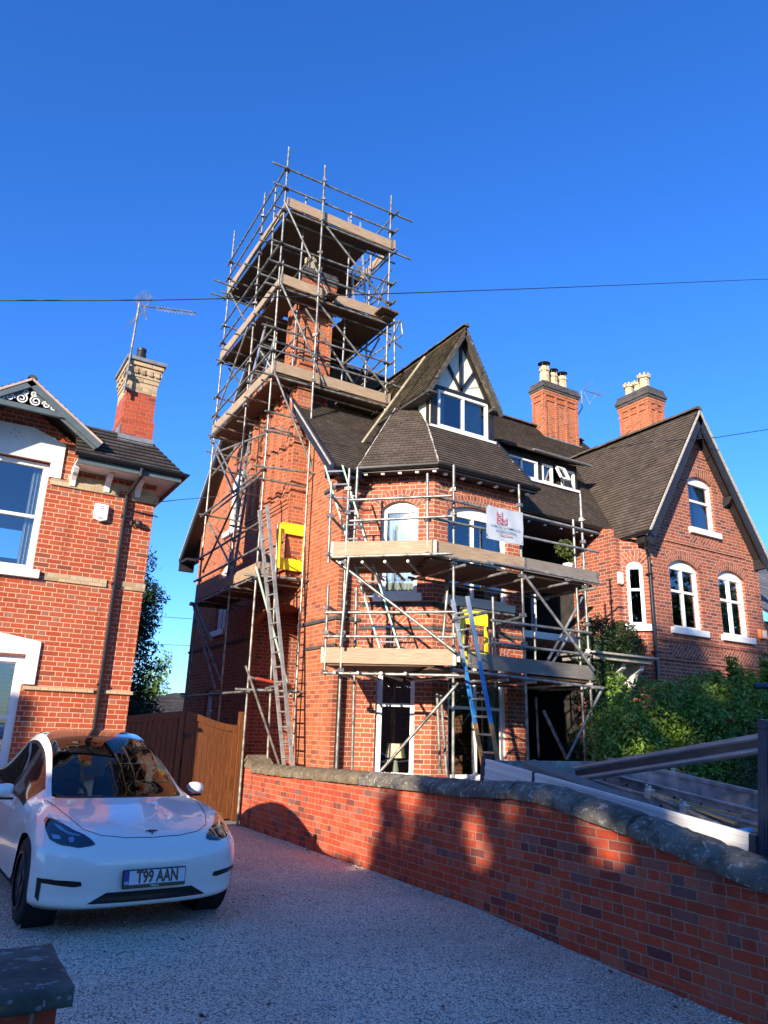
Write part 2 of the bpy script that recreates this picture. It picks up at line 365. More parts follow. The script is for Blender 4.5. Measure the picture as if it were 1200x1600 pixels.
def arch_ring(mb,O,t,n,u0,u1,zs,rise,rings=2,th=.11,proud=.004):
    O,t,n=Vector(O),Vector(t).normalized(),Vector(n).normalized()
    h=(u1-u0)/2; r=(h*h+rise*rise)/(2*rise); cz=zs+rise-r; a=math.asin(min(1,h/r)) if rise<=h else PI-math.asin(h/r); uc=(u0+u1)/2
    N=14
    for k in range(rings):
        r0=r+k*th+.002; r1=r+(k+1)*th; pr=proud+k*.0
        for i in range(N):
            A=-a+2*a*i/N; B=-a+2*a*(i+1)/N
            q=lambda rr,an:O+t*(uc+rr*math.sin(an))+Z*(cz+rr*math.cos(an))+n*pr
            L=(r0+r1)/2
            pts=[q(r0,A),q(r0,B),q(r1,B),q(r1,A)]
            s0=(A+a)*L;s1=(B+a)*L
            mb.face(pts,[(.002+k*.1125,s0),(.002+k*.1125,s1),(.1105+k*.1125,s1),(.1105+k*.1125,s0)])
def window(parent,O,t,n,u0,u1,z0,z1,rise=.0,recess=.1,fw=.055,vd=(),hd=(),curtain=None,sill=True,mat=WHITE,sillmat=None,opened=None,blind=False,dark=True,label=None):
    """window frame (a part) with pane, sill and curtain as its own pieces"""
    O,t,n=Vector(O),Vector(t).normalized(),Vector(n).normalized()
    mb=MB(); P=lambda u,z,d:O+t*u+Z*z-n*d
    def b(a0,a1,b0,b1,d0,d1): mb.obox(P((a0+a1)/2,(b0+b1)/2,(d0+d1)/2),t,n,Z,(a1-a0)/2,(d1-d0)/2,(b1-b0)/2)
    R0,R1=recess-.03,recess+.04
    b(u0,u0+fw,z0,z1,R0,R1); b(u1-fw,u1,z0,z1,R0,R1); b(u0+fw,u1-fw,z0,z0+fw,R0,R1); b(u0+fw,u1-fw,z1-fw,z1,R0,R1)
    if rise>0:
        ap=[(u0,z1-.01)]+arch_pts(u0,u1,z1,rise)+[(u1,z1-.01)]
        f=[P(u,z,R0+.012) for u,z in ap]; mb.face(f); bk=[P(u,z,R1) for u,z in ap]; mb.quads(f,bk)
    for v in vd: uu=u0+(u1-u0)*v; b(uu-.024,uu+.024,z0+fw,z1-fw,R0+.004,R1)
    for v in hd: zz=z0+(z1-z0)*v; b(u0+fw,u1-fw,zz-.026,zz+.026,R0+.002,R1-.001)
    # inner beads
    bd=.018
    for a0,a1,b0,b1 in ((u0+fw,u0+fw+bd,z0+fw,z1-fw),(u1-fw-bd,u1-fw,z0+fw,z1-fw)): b(a0,a1,b0,b1,R0+.022,R1)
    w=mb.build('window',mat,parent,bevel=.004)
    if label: w['label']=label
    g=MB(); g.face([P(u0+fw*.6,z0+fw*.6,recess+.012),P(u1-fw*.6,z0+fw*.6,recess+.012),P(u1-fw*.6,z1-fw*.6,recess+.012),P(u0+fw*.6,z1-fw*.6,recess+.012)]); g.build('pane',GLASS,w)
    if sill:
        s=MB(); s.obox(P((u0+u1)/2,z0-.07,recess/2-.03),t,n,Z,(u1-u0)/2+.1,recess/2+.05,.068); s.build('sill',sillmat or mat,w,bevel=.008)
    if curtain:
        for (c0,c1) in curtain:
            c=MB(); N=28
            for i in range(N):
                a0=c0+(c1-c0)*i/N;a1=c0+(c1-c0)*(i+1)/N; w0=.025*math.sin(i*1.9)+.012*math.sin(i*.7); w1=.025*math.sin((i+1)*1.9)+.012*math.sin((i+1)*.7)
                U=lambda s:u0+(u1-u0)*s
                c.face([P(U(a0),z0+.03,recess+.12+w0),P(U(a1),z0+.03,recess+.12+w1),P(U(a1),z1-.02,recess+.12+w1),P(U(a0),z1-.02,recess+.12+w0)])
            c.build('curtain',CURT,w,smooth='all')
    if blind:
        c=MB(); k=0; zz=z0+.05
        while zz<z1-.05:
            c.obox(P((u0+u1)/2,zz,recess+.07),t,(n*.8+Z*.6),(Z*.8-n*.6),(u1-u0)/2-fw,.024,.003); zz+=.06
        c.build('blind',WHITE,w)
    return w
def clip(poly,n,d,keep_above=True):
    out=[]
    for i in range(len(poly)):
        a,b=poly[i],poly[(i+1)%len(poly)]; da=a.dot(n)-d; db=b.dot(n)-d
        if not keep_above: da,db=-da,-db
        if da>=0: out.append(a)
        if (da>0 and db<0) or (da<0 and db>0): out.append(a+(b-a)*(da/(da-db)))
    return out
def tiled(mb,poly,gauge=.1,lip=.027,thick=.03,under=True):
    """a roof slope laid in overlapping tile courses; poly must be planar"""
    poly=[Vector(p) for p in poly]; n=Vector((0,0,0))
    for i in range(len(poly)):
        a,c=poly[i],poly[(i+1)%len(poly)]
        n+=Vector(((a.y-c.y)*(a.z+c.z),(a.z-c.z)*(a.x+c.x),(a.x-c.x)*(a.y+c.y)))
    n.normalize()
    if n.z<0: n=-n; poly=poly[::-1]
    t=Z.cross(n).normalized(); vd=n.cross(t)
    if vd.z<0: vd=-vd; 
    v0=min(p.dot(vd) for p in poly); v1=max(p.dot(vd) for p in poly)
    k=math.floor(v0/gauge)
    while k*gauge<v1:
        a,b=max(k*gauge,v0),min((k+1)*gauge,v1)
        s=clip(clip(poly,vd,a),vd,b,False)
        if len(s)>=3:
            def lift(p):
                f=1-(p.dot(vd)-k*gauge)/gauge; return p+n*(lip*f+.002)
            q=[lift(p) for p in s]
            mb.face(q,[(p.dot(t),min(max(p.dot(vd),k*gauge+.0005),(k+1)*gauge-.0005)) for p in s])
            lo=[p for p in s if abs(p.dot(vd)-a)<1e-5]
            if len(lo)>=2:
                lo.sort(key=lambda p:p.dot(t)); A,B=lo[0],lo[-1]
                mb.face([A-n*.004,B-n*.004,lift(B),lift(A)],[(A.dot(t),k*gauge+.01),(B.dot(t),k*gauge+.01),(B.dot(t),k*gauge+.02),(A.dot(t),k*gauge+.02)])
        k+=1
    if under:
        u=[p-n*thick for p in poly]; mb.face(u[::-1]); 
        for i in range(len(poly)):
            j=(i+1)%len(poly); mb.face([poly[i],poly[j],u[j],u[i]])
def ridge(mb,a,b,r=.11,seg=.32):
    a,b=Vector(a),Vector(b); d=(b-a); L=d.length; d.normalize(); N=max(1,int(L/seg)); s=d.cross(Z).normalized(); u=s.cross(d)
    for i in range(N):
        p=a+d*(L*i/N); q=a+d*(L*(i+1)/N-.012); rr=r*random.uniform(.95,1.05); o=u*random.uniform(-.008,.008)
        A=[p+o+s*(math.cos(x)*rr)+u*(math.sin(x)*rr*.8) for x in [PI*k/6 for k in range(7)]]
        B=[v+(q-p) for v in A]; mb.quads(A,B,closed=False); mb.face(A); mb.face(B[::-1])
def gutter(mb,a,b,r=.055):
    a,b=Vector(a),Vector(b); d=(b-a).normalized(); s=d.cross(Z).normalized()
    A=[a+s*(math.cos(x)*r)-Z*(math.sin(x)*r) for x in [PI*k/8 for k in range(9)]]; B=[v+(b-a) for v in A]
    mb.quads(A,B,closed=False); A2=[a+(v-a)*.9 for v in A]; B2=[v+(b-a) for v in A2]; mb.quads(B2,A2,closed=False); mb.face(A); mb.face(B)
def pipe(mb,pts,r=.036):
    mb.path([Vector(p) for p in pts],r,12)
    for p in pts: mb.lathe(Vector(p)-Z*r*.6,[(r*1.05,0),(r*1.05,r*1.2)],12)
def dabs(a,b,parent,w_=.028):
    a,b=Vector(a),Vector(b); L=(b-a).length; mb=MB(); k=0; rg_=random.Random(int(a.x*100)); d=(b-a)/L; mb.bar(a,b,.010,.012)
    while k<L-.05:
        l=rg_.uniform(.04,.13); 
        if rg_.random()<.8: mb.bar(a+d*k,a+d*min(L,k+l),w_*rg_.uniform(.5,1.2),w_*.8)
        k+=l+rg_.uniform(-.01,.03)
    return mb.build('hip_mortar',MORT,parent)

# ---------------------------------------------------------------- ground
def sheet(name,pts,z,mat,label=None,kind='structure'):
    mb=MB(); mb.face([(x,y,z) for x,y in pts]); o=mb.build(name,mat); return tag(o,label,None,None,kind)
SOIL=plain('soil_ground',(.075,.065,.045),.95,var=.35,scale=3,bump=.5)
ASPH=plain('asphalt',(.05,.05,.05),.9,var=.15,scale=30,bump=.4)
PAVE=plain('paving',(.25,.24,.22),.9,var=.15,scale=4,bump=.3)
sheet('ground',[(-400,-400),(400,-400),(400,400),(-400,400)],-.17,SOIL)
# gravel drive: level by the house, falling slightly to the street
mb=MB(); xs=[-9+i*.5 for i in range(28)]+[4.93]; ys=[2.2-2.2,]+[.5*i for i in range(1,26)]+[12.72]
def gz(x,y):
    s=min(1,max(0,(6.5-y)/3)); return -.13*s+.010*math.sin(x*2.3+y*1.1)*math.sin(y*1.7)
mb=MB()
for i in range(len(xs)-1):
    for j in range(len(ys)-1):
        q=[(xs[i],ys[j]),(xs[i+1],ys[j]),(xs[i+1],ys[j+1]),(xs[i],ys[j+1])]
        mb.face([(a,b,gz(a,b)) for a,b in q])
dr=mb.build('driveway',GRAVEL,smooth='all'); tag(dr,'pale grey gravel drive between brick wall and left house',None,None,'structure')
# loose stones lying on the gravel where it can be seen close up, and along the wall foot
mb=MB(); rr=random.Random(3)
for i in range(5200):
    if i<4200:
        y=2.3+7.0*rr.random()**1.7; x=rr.uniform(.45,4.85)*(.25+.75*min(1,(y)/4)) if y<5 else rr.uniform(.5,4.86)
    else: y=rr.uniform(2.6,12.5); x=4.86-abs(rr.gauss(0,.05))
    if x<.9 and y>5.9: continue
    s=rr.uniform(.005,.012); c=Vector((x,y,gz(x,y)+s*.3)); pts=[]
    a=rr.random()*PI; ax=Vector((math.cos(a),math.sin(a),rr.uniform(-.4,.4))).normalized(); ay=ax.cross(Z).normalized(); az=ax.cross(ay)
    hx,hy,hz=s*rr.uniform(.8,1.4),s*rr.uniform(.6,1),s*rr.uniform(.4,.7)
    top=[c+ax*hx*math.cos(k*PI/3)*.6+ay*hy*math.sin(k*PI/3)*.6+Z*hz for k in range(6)]; bt=[c+ax*hx*math.cos(k*PI/3)+ay*hy*math.sin(k*PI/3) for k in range(6)]
    u=(rr.random()*50,rr.random()*50); mb.face(top,[u]*6)
    for k in range(6): mb.face([bt[k],bt[(k+1)%6],top[(k+1)%6],top[k]],[u]*4)
t_=NT('gravel_stones'); wn=t_.n('TexWhiteNoise',{'Vector':t_.uv()},noise_dimensions='2D').outputs[0]
t_.principled(color=t_.ramp(wn,[(0,(.22,.19,.16)),(.4,(.6,.52,.42)),(.85,(.8,.72,.6)),(1,(.92,.86,.76))]),rough=.85)
tag(mb.build('loose_gravel',t_.m,merge=False),'loose grey gravel stones scattered over the drive','gravel',None,'stuff')
sheet('pavement',[(-60,-3),(60,-3),(60,.01),(-60,.01)],-.145,PAVE); sheet('road',[(-60,-11),(60,-11),(60,-3),(-60,-3)],-.165,ASPH)

rr=random.Random(8); mb=MB()
for i in range(110):
    y=2.6+9*rr.random()**1.3; x=rr.uniform(.5,4.8) if y>6.5 else rr.uniform(.6,4.8); 
    if rr.random()<.4: x=4.84-abs(rr.gauss(0,.12))
    c=Vector((x,y,gz(x,y)+.016)); a=rr.random()*6.3; s_=rr.uniform(.012,.03); u=Vector((math.cos(a),math.sin(a),rr.uniform(-.3,.3)))*s_; v=Vector((-math.sin(a),math.cos(a),rr.uniform(-.5,.5)))*s_*.55
    mb.face([c-u,c-v,c+u,c+v],[(i,i)]*4)
tag(mb.build('fallen_leaves',plain('dead_leaf',(.045,.035,.02),.8,bump=0),merge=False),'dark fallen leaves and bits scattered over the gravel','leaves',None,'stuff')
# ================================================================ LEFT HOUSE
lh=thing('brick_house','red brick house at left with arched white stone window heads and a corner chimney','house',(2.73,12.4,0))
Yl=12.4
F=(0,0,0)
hU=[(-.12,3.83),(-.12,5.62),(1.02,5.62),(1.02,3.83)]; hL=[(-.10,.9),(-.10,2.55),(1.14,2.55),(1.14,.9)]
wall('wall',lh,(0,Yl,0),XA,-YA,[(-6,0),(2.73,0),(2.73,5.62),(1.62,5.82),(.5,6.55),(-.7,5.82),(-6,5.6)],[hU,hL],BR['left'])
mb=MB(); wall_into(mb,(2.73,Yl,0),YA,XA,[(0,0),(8.5,0),(8.5,5.6),(0,5.6)]); wall_into(mb,(-6,Yl,0),YA,-XA,[(0,0),(8.5,0),(8.5,5.6),(0,5.6)]); wall_into(mb,(-6,Yl+8.5,0),XA,YA,[(0,0),(8.73,0),(8.73,5.6),(0,5.6)])
mb.build('side_wall',BR['left'],lh,merge='keep')
# buff bands
for a,b in (((1.19,Yl-.022,3.70),(2.135,Yl,3.83)),((2.36,Yl-.022,3.70),(2.752,Yl+.3,3.83)),((1.16,Yl-.04,2.03),(2.17,Yl,2.085)),((2.33,Yl-.04,2.03),(2.77,Yl+.3,2.085)),((1.05,Yl-.03,5.25),(2.13,Yl,5.36)),((2.33,Yl-.05,5.22),(2.78,Yl+.3,5.35)),((1.3,Yl-.015,5.36),(2.74,Yl,5.47))):
    mb=MB(); mb.box(a,b); mb.build('string_course',BR['buff'],lh,bevel=.006)
# white stone heads
mb=MB()
o=[(-.32,5.37),(-.32,5.95),(.02,6.13),(.68,6.14),(1.19,5.96),(1.19,5.37),(1.01,5.37),(1.01,5.615),(-.11,5.615),(-.11,5.37)]
wall_into(mb,(0,Yl-.035,0),XA,-YA,o); 
for i in range(len(o)):
    a,b=o[i],o[(i+1)%len(o)]; mb.face([(a[0],Yl-.035,a[1]),(b[0],Yl-.035,b[1]),(b[0],Yl,b[1]),(a[0],Yl,a[1])])
mb.build('window_head',STONEW,lh,merge='keep')
mb=MB(); c=Vector((.42,Yl-.037,5.99))
for a in (20,110,200,290):
    d=Vector((math.cos(R(a)),0,math.sin(R(a)))); s=Vector((-d.z,0,d.x)); mb.face([c+d*.035,c+d*.055+s*.009,c+d*.085,c+d*.055-s*.009])
mb.build('carved_star',LEAD,lh)
mb=MB(); o=[(-.30,2.10),(-.30,2.62),(0,2.84),(.72,2.84),(1.31,2.75),(1.31,2.11),(1.13,2.11),(1.13,2.545),(-.09,2.545),(-.09,2.11)]
wall_into(mb,(0,Yl-.035,0),XA,-YA,o)
for i in range(len(o)):
    a,b=o[i],o[(i+1)%len(o)]; mb.face([(a[0],Yl-.035,a[1]),(b[0],Yl-.035,b[1]),(b[0],Yl,b[1]),(a[0],Yl,a[1])])
mb.build('window_head',STONEW,lh,merge='keep')
window(lh,(0,Yl,0),XA,-YA,-.12,1.02,3.84,5.6,recess=.11,fw=.075,hd=(.49,),curtain=[(.80,.93)],label='upper white sash window with a curtain')
w_=window(lh,(0,Yl,0),XA,-YA,-.10,1.14,.9,2.53,recess=.11,fw=.1,hd=(.45,),blind=True,label='lower white sash window with slatted blind')
# roof : small front gable + hipped corner
mb=MB()
mb2=MB()
ex,ey,ez=3.0,11.85,5.70
top=6.38; dy=(top-ez)/1.26
tiled(mb,[(1.30,ey,ez),(ex,ey,ez),(ex-dy,ey+dy,top),(1.30,ey+dy,top)]); tiled(mb,[(ex,ey,ez),(ex,21,ez),(ex-dy,21-dy,top),(ex-dy,ey+dy,top)])
tiled(mb,[(-6.3,ey,ez),(-.65,ey,ez),(-.65,ey+dy,top),(-6.3,ey+dy,top)])
mb.face([(-6.3,ey+dy,top),(ex-dy,ey+dy,top),(ex-dy,21,top),(-6.3,21,top)])
mb.build('roof',TILE2,lh,merge='keep')
gx,gy=.5,11.83; ga=(gx,gy,6.745); gr=(1.66,gy,5.935); gl=(-.66,gy,5.935)
mb=MB(); tiled(mb,[gr,(1.66,13.2,5.935),(gx,13.2,6.745),ga]); tiled(mb,[gl,(-.66,13.2,5.935),(gx,13.2,6.745),ga]); ridge(mb,(gx,gy-.02,6.75),(gx,13.2,6.75),.07)
mb.build('gable_roof',TILE2,lh,merge='keep')
mb=MB()
for s,e in ((ga,gr),(ga,gl)):
    s,e=Vector(s),Vector(e); d=(e-s).normalized(); up=Vector((-d.z,0,d.x)) if d.x>0 else Vector((d.z,0,-d.x))
    dn=-up if up.z>0 else up
    mb.bar(s+dn*.085+Vector((0,-.012,0)),e+dn*.085+d*.02+Vector((0,-.012,0)),.05,.10,up)
    mb.bar(s+dn*.16+Vector((0,.03,0)),e+dn*.15+Vector((0,.03,0)),.03,.05,up)
mb.box((-.12,gy-.02,6.20),(1.12,gy+.045,6.285)); mb.build('barge_board',GREYP,lh,bevel=.006)
mb=MB()
for s,e in ((ga,gr),(ga,gl)):
    s,e=Vector(s),Vector(e); d=(e-s).normalized(); up=Vector((0,0,1)); mb.bar(s+Vector((0,-.03,-.025)),e+Vector((0,-.03,-.025)),.035,.035,up)
mb.build('verge_mortar',plain('pink_mortar',(.50,.36,.28),.9,var=.15),lh)
# cut-out scroll work in the gable
def scroll(cx,cz,r,turns,a0,dirn=1,y=11.85,wd=.017):
    mb=MB(); pts=[]
    for i in range(int(22*turns)+1):
        a=a0+dirn*2*PI*i/22; rr_=r*(1-.8*i/(22*turns)); pts.append(Vector((cx+rr_*math.cos(a),y,cz+rr_*math.sin(a))))
    for p,q in zip(pts[:-1],pts[1:]): mb.bar(p,q,.02,wd,YA)
    mb.build('gable_fretwork',WHITE,lh)
for sx in (-1,1):
    scroll(gx+sx*.10,6.385,.085,1.7,PI/2,sx); scroll(gx+sx*.255,6.36,.06,1.5,0 if sx<0 else PI,-sx); scroll(gx+sx*.37,6.335,.042,1.3,PI/2,sx); scroll(gx+sx*.06,6.50,.04,1.2,-PI/2,-sx); scroll(gx+sx*.46,6.315,.025,1.2,PI/2,sx)
# eaves: soffit, fascia, gutter, brackets
mb=MB(); mb.box((1.34,ey+.03,ez-.13),(ex-.03,Yl,ez-.10)); mb.box((2.73,Yl,ez-.13),(ex-.03,20,ez-.10)); mb.build('soffit',STONEW,lh)
mb=MB(); mb.box((1.34,ey+.0,ez-.17),(ex,ey+.03,ez-.03)); mb.box((ex-.03,ey+.03,ez-.17),(ex,20,ez-.03)); mb.build('fascia',GREYP,lh)
mb=MB(); gutter(mb,(1.28,ey-.06,ez-.02),(ex+.06,ey-.06,ez-.03)); gutter(mb,(ex+.06,ey-.1,ez-.03),(ex+.06,19,ez-.03)); mb.build('gutter',BLACKG,lh)
for bx in (1.38,1.92,2.42):
    mb=MB(); pr=[(0,0),(0,-.30),(-.05,-.29),(-.07,-.2),(-.13,-.13),(-.2,-.1),(-.27,-.03),(-.27,0)]
    mb.prism([(bx-.045,Yl+y,ez-.13+z) for y,z in pr],(.09,0,0)); mb.build('eaves_bracket',WHITE,lh,bevel=.008)
mb=MB(); pipe(mb,[(2.33,ey-.05,ez-.08),(2.33,ey-.05,ez-.2),(2.25,Yl-.07,ez-.42),(2.25,Yl-.07,0)],.034)
for z in (4.9,3.75,2.15): mb.box((2.2,Yl-.1,z),(2.3,Yl,z+.03))
mb.build('downpipe',BLACKG,lh)
# chimney
cx0,cx1,cy0,cy1=2.00,2.50,12.30,13.15
mb=MB(); mb.box((cx0,cy0,5.6),(cx1,cy1,7.17)); ch=mb.build('chimney',BR['chim'],lh)
mb=MB(); mb.box((cx0-.025,cy0-.025,6.0),(cx1+.025,cy1,6.60)); mb.box((cx0-.03,cy0-.03,6.60),(cx1+.03,cy1,6.64)); mb.build('chimney_base',BR['chim'],ch)
mb=MB()
for i,(e,h) in enumerate(((.0,.2),(.015,.08),(.03,.075),(.045,.09),(.03,.04),(.06,.075))):
    z=7.17+sum((.2,.08,.075,.09,.04,.075)[:i]); mb.box((cx0-e,cy0-e,z),(cx1+e,cy1+e,z+h-.004))
for i in range(5):
    for f in range(2):
        if f==0: mb.box((cx0-.06+i*.125,cy0-.06,7.50),(cx0+.0+i*.125,cy0-.02,7.60))
        else: mb.box((cx0-.06,cy0-.04+i*.2,7.50),(cx0-.02,cy0+.04+i*.2,7.60))
mb.build('chimney_cap',BR['buff'],ch)
mb=MB(); e=.095
mb.box((cx0-e,cy0-e,7.735),(cx1+e,cy1+e,7.80)); cc=Vector(((cx0+cx1)/2,(cy0+cy1)/2,7.95)); q=[Vector((cx0-e,cy0-e,7.8)),Vector((cx1+e,cy0-e,7.8)),Vector((cx1+e,cy1+e,7.8)),Vector((cx0-e,cy1+e,7.8))]
for i in range(4): mb.face([q[i],q[(i+1)%4],cc])
mb.build('flaunching',LEAD,ch)
mb=MB(); mb.lathe((2.20,12.60,7.82),[(.12,0),(.11,.06),(.075,.27),(.085,.28),(.085,.33),(.07,.34)],16); mb.build('chimney_pot',BLACK,ch,smooth=True)
mb=MB(); mb.box((cx0-.05,cy0-.045,6.2),(cx1+.05,cy0-.026,6.33)); mb.box((cx0-.045,cy0-.03,6.3),(cx0-.026,cy1,6.5)); mb.build('flashing',LEAD,ch)
# things fixed to the left house
mb=MB(); c=Vector((1.88,Yl-.05,4.92)); mb.prism([(c.x-.11,Yl,c.z-.12),(c.x-.11,Yl,c.z+.14),(c.x+.11,Yl,c.z+.14),(c.x+.11,Yl,c.z-.12),(c.x,Yl,c.z-.16)][::-1],(0,-.075,0))
ab=thing('alarm_box','white bell box on the left house wall between window and downpipe','alarm box',(1.88,Yl,4.92))
mb.build('cover',WHITE,ab,bevel=.012)
mb=MB(); c=Vector((1.885,Yl-.078,5.0))
for i in range(4):
    a=PI/4+i*PI/2; d=Vector((math.cos(a),0,math.sin(a))); s=Vector((-d.z,0,d.x)); mb.bar(c+d*.028+s*.012,c+d*.028-s*.012,.004,.008,YA); mb.bar(c+d*.014+s*.004,c+d*.028+s*.012,.004,.006,YA)
for k,wd in ((0,.09),(1,.07)): mb.box((1.885-wd/2,Yl-.079,4.82-.016*k),(1.885+wd/2,Yl-.0755,4.826-.016*k))
mb.build('printed_mark',GREYP,ab)
sl=thing('security_light','dark round lamp with coiled cable high on left house corner','lamp',(2.5,Yl,4.9))
mb=MB(); mb.lathe((2.5,Yl,4.83),[(.055,0),(.06,.05),(.05,.11),(.02,.13)],14,-YA); mb.build('lamp_body',BLACK,sl,smooth=True)
mb=MB(); pts=[Vector((2.42+.045*math.cos(a*.5)+.006*(a//12),Yl-.03,4.83+.06*math.sin(a*.5))) for a in range(26)]; mb.path(pts,.007,5); mb.path([Vector((2.36,Yl-.02,5.05)),Vector((2.75,Yl-.03,5.02)),Vector((2.8,Yl-.05,5.0))],.012,6); mb.build('cable',BLACK,sl)
an=thing('tv_antenna','long toothed yagi antenna on a steel mast beside the left chimney','antenna',(1.96,12.2,7.25))
mb=MB(); mb.tube((1.93,12.18,7.05),(1.98,12.25,8.86),.02,8); mb.build('mast',STEEL,an)
for q in (((1.92,12.17,7.15),(2.0,12.32,7.22)),((1.9,12.17,7.4),(1.99,12.3,7.46))): mb=MB(); mb.box(*q); mb.build('wall_bracket',STEELD,an)
A0=Vector((1.97,12.24,8.80)); A1=Vector((3.02,12.32,9.06)); d=(A1-A0).normalized(); sd=Vector((-.12,.55,.0)).normalized()
mb=MB(); mb.tube(A0,A1,.012,6); mb.build('boom',STEEL,an)
mb=MB()
for i in range(12):
    p=A0+d*(.32+i*.062+ (i*.0)); mb.tube(p-Vector((-.05,.08,.10)),p+Vector((-.05,.08,.10))*.5,.007,4)
for sgn in (-1,1):
    for k in range(7):
        p=A0+d*.1+Vector((.02,0,.10+.0*k))*sgn; q=p+Vector((-.02*k,.03*k,.03*k*sgn)); mb.tube(q-Vector((.06,-.2,.03)),q+Vector((.06,-.2,.03)),.006,4)
mb.bar(A0+d*.12,A0+d*.12+Vector((.12,0,.2)),.02,.02); mb.bar(A0+d*.1,A0+d*.1+Vector((.07,0,-.26)),.02,.02); mb.build('elements',STEELD,an)
# ================================================================ MAIN HOUSE
mh=thing('brick_house','tall red brick house wrapped in scaffolding, with bay window and timbered dormer','house',(5.65,11.0,0))
SX=5.65
sw=[hole(12.55,14.95,0,3.75,.25),hole(16.35,17.3,6.25,7.6,.22),hole(16.72,17.5,3.8,5.3,.15),hole(17.08,17.66,1.5,2.4,.0)]
wall('side_wall',mh,(SX,0,0),YA,-XA,[(11.0,0),(19.4,0),(19.4,6.6),(15.4,10.5),(11.0,6.15)],sw,BR['side'])
window(mh,(SX,0,0),YA,-XA,16.35,17.3,6.25,7.6,.22,vd=(.5,),hd=(.5,),curtain=[(.1,.9)],label='upper gable window behind the scaffold')
window(mh,(SX,0,0),YA,-XA,16.72,17.5,3.8,5.3,.15,vd=(.5,),curtain=[(.1,.5)],label='first floor side window behind the scaffold')
window(mh,(SX,0,0),YA,-XA,17.08,17.66,1.5,2.4,.0,hd=(.5,),label='small ground floor side window behind the gate')
# chimney breast with ribs and corbelled steps
mb=MB(); mb.box((5.33,12.62,4.5),(SX+.02,15.0,8.9)); mb.box((5.40,12.66,4.38),(SX+.02,14.96,4.5)); mb.box((5.5,12.7,4.26),(SX+.02,14.9,4.38))
for y in (12.72,13.12,13.55,13.98,14.4,14.8): mb.box((5.27,y,5.95),(5.33,y+.14,8.55))
for k in range(3): mb.box((5.27+.02*k,12.66,5.95-.075*(k+1)),(5.33,14.96,5.95-.075*k-.01))
mb.box((5.25,12.6,8.55),(5.33,15.02,8.7))
mb.build('chimney_breast',BR['side'],mh)
mb=MB(); mb.face([(7.0,12.5,0),(7.0,15,0),(7.0,15,4.1),(7.0,12.5,4.1)]); mb.face([(SX+.1,12.5,0),(7,12.5,0),(7,12.5,4.1),(SX+.1,12.5,4.1)]); mb.face([(SX+.1,15,0),(7,15,0),(7,15,4.1),(SX+.1,15,4.1)]); mb.face([(SX+.1,12.5,4.08),(7,12.5,4.08),(7,15,4.08),(SX+.1,15,4.08)]); mb.build('passage',BR['dark'],mh)
for q in (((SX-.02,11.0,5.80),(SX,11.32,5.86)),((SX-.04,11.32,5.80),(SX,11.7,5.86)),((SX-.035,11.02,3.40),(SX,12.5,3.46)),((SX-.03,15.3,3.40),(SX,19.4,3.46)),((SX-.03,11.0-.03,3.40),(6.1,11.0,3.46)),((SX-.025,11.0-.025,2.95),(SX,12.1,3.0))):
    mb=MB(); mb.box(*q); mb.build('string_course',BR['blue'],mh)
# corner pier, main front, bay
hC_u=hole(.33,.99,3.88,5.42,.14); hC_l=hole(.33,.99,.9,2.85,.14)
hF_u=hole(7.3,8.66,3.86,5.42,.16); hF_l=hole(7.33,8.6,.9,2.85,.16)
mb=MB(); dC=Vector((1,-1,0)).normalized(); nC=Vector((-1,-1,0)).normalized()
wall_into(mb,(0,11.0,0),XA,-YA,[(SX,0),(6.1,0),(6.1,6.2),(SX,6.2)])
wall_into(mb,(6.1,11.0,0),dC,nC,[(0,0),(1.273,0),(1.273,6.12),(0,6.12)],[hC_u,hC_l])
wall_into(mb,(0,10.1,0),XA,-YA,[(7.0,0),(9.0,0),(9.0,6.12),(7.0,6.12)],[hF_u,hF_l])
wall_into(mb,(9.0,0,0),YA,XA,[(10.1,0),(12.4,0),(12.4,6.9),(10.9,7.3),(10.1,6.3)])
mb.build('bay_wall',BR['main'],mh,merge='keep')
RECESS_SHADE=plain('recess_shade',(.03,.026,.024),.8,var=.4)  # near-black colour stands in for the deep shade of the recess
mb=MB(); wall_into(mb,(0,13.2,0),XA,-YA,[(9.0,0),(11.85,0),(11.85,6.9),(9.0,6.9)],[hole(9.9,11.2,.9,2.75,.25),hole(9.7,11.3,3.5,5.4,0)]); mb.build('recess_wall',RECESS_SHADE,mh,merge='keep'); mb=MB(); wall_into(mb,(11.84,0,0),YA,-XA,[(11.6,0),(13.2,0),(13.2,7),(11.6,6.5)]); wall_into(mb,(9.01,0,0),YA,XA,[(10.12,0),(13.2,0),(13.2,7.5),(10.9,7.2),(10.12,6.3)]); mb.build('recess_side',RECESS_SHADE,mh,merge='keep')
mb=MB(); wall_into(mb,(0,19.4,0),XA,YA,[(SX,0),(16.3,0),(16.3,6.5),(SX,6.5)]); wall_into(mb,(16.3,0,0),YA,XA,[(10,0),(19.4,0),(19.4,6.5),(15.4,10.5),(11.4,6.5),(10,5.9)]); mb.build('rear_wall',BR['side'],mh,merge='keep')
window(mh,(6.1,11.0,0),dC,nC,.33,.99,3.88,5.42,.14,fw=.06,hd=(.5,),curtain=[(.08,.92)],label='narrow upper bay window hung with a net curtain')
window(mh,(6.1,11.0,0),dC,nC,.33,.99,.9,2.85,.14,fw=.07,hd=(.58,),label='narrow lower bay window')
window(mh,(0,10.1,0),XA,-YA,7.3,8.66,3.86,5.42,.16,fw=.06,vd=(.45,),hd=(.5,),curtain=[(.72,.96)],label='wide upper bay window')
window(mh,(0,10.1,0),XA,-YA,7.33,8.6,.9,2.85,.16,fw=.07,vd=(.5,),hd=(.58,),curtain=[(.8,.97)],label='wide lower bay window')
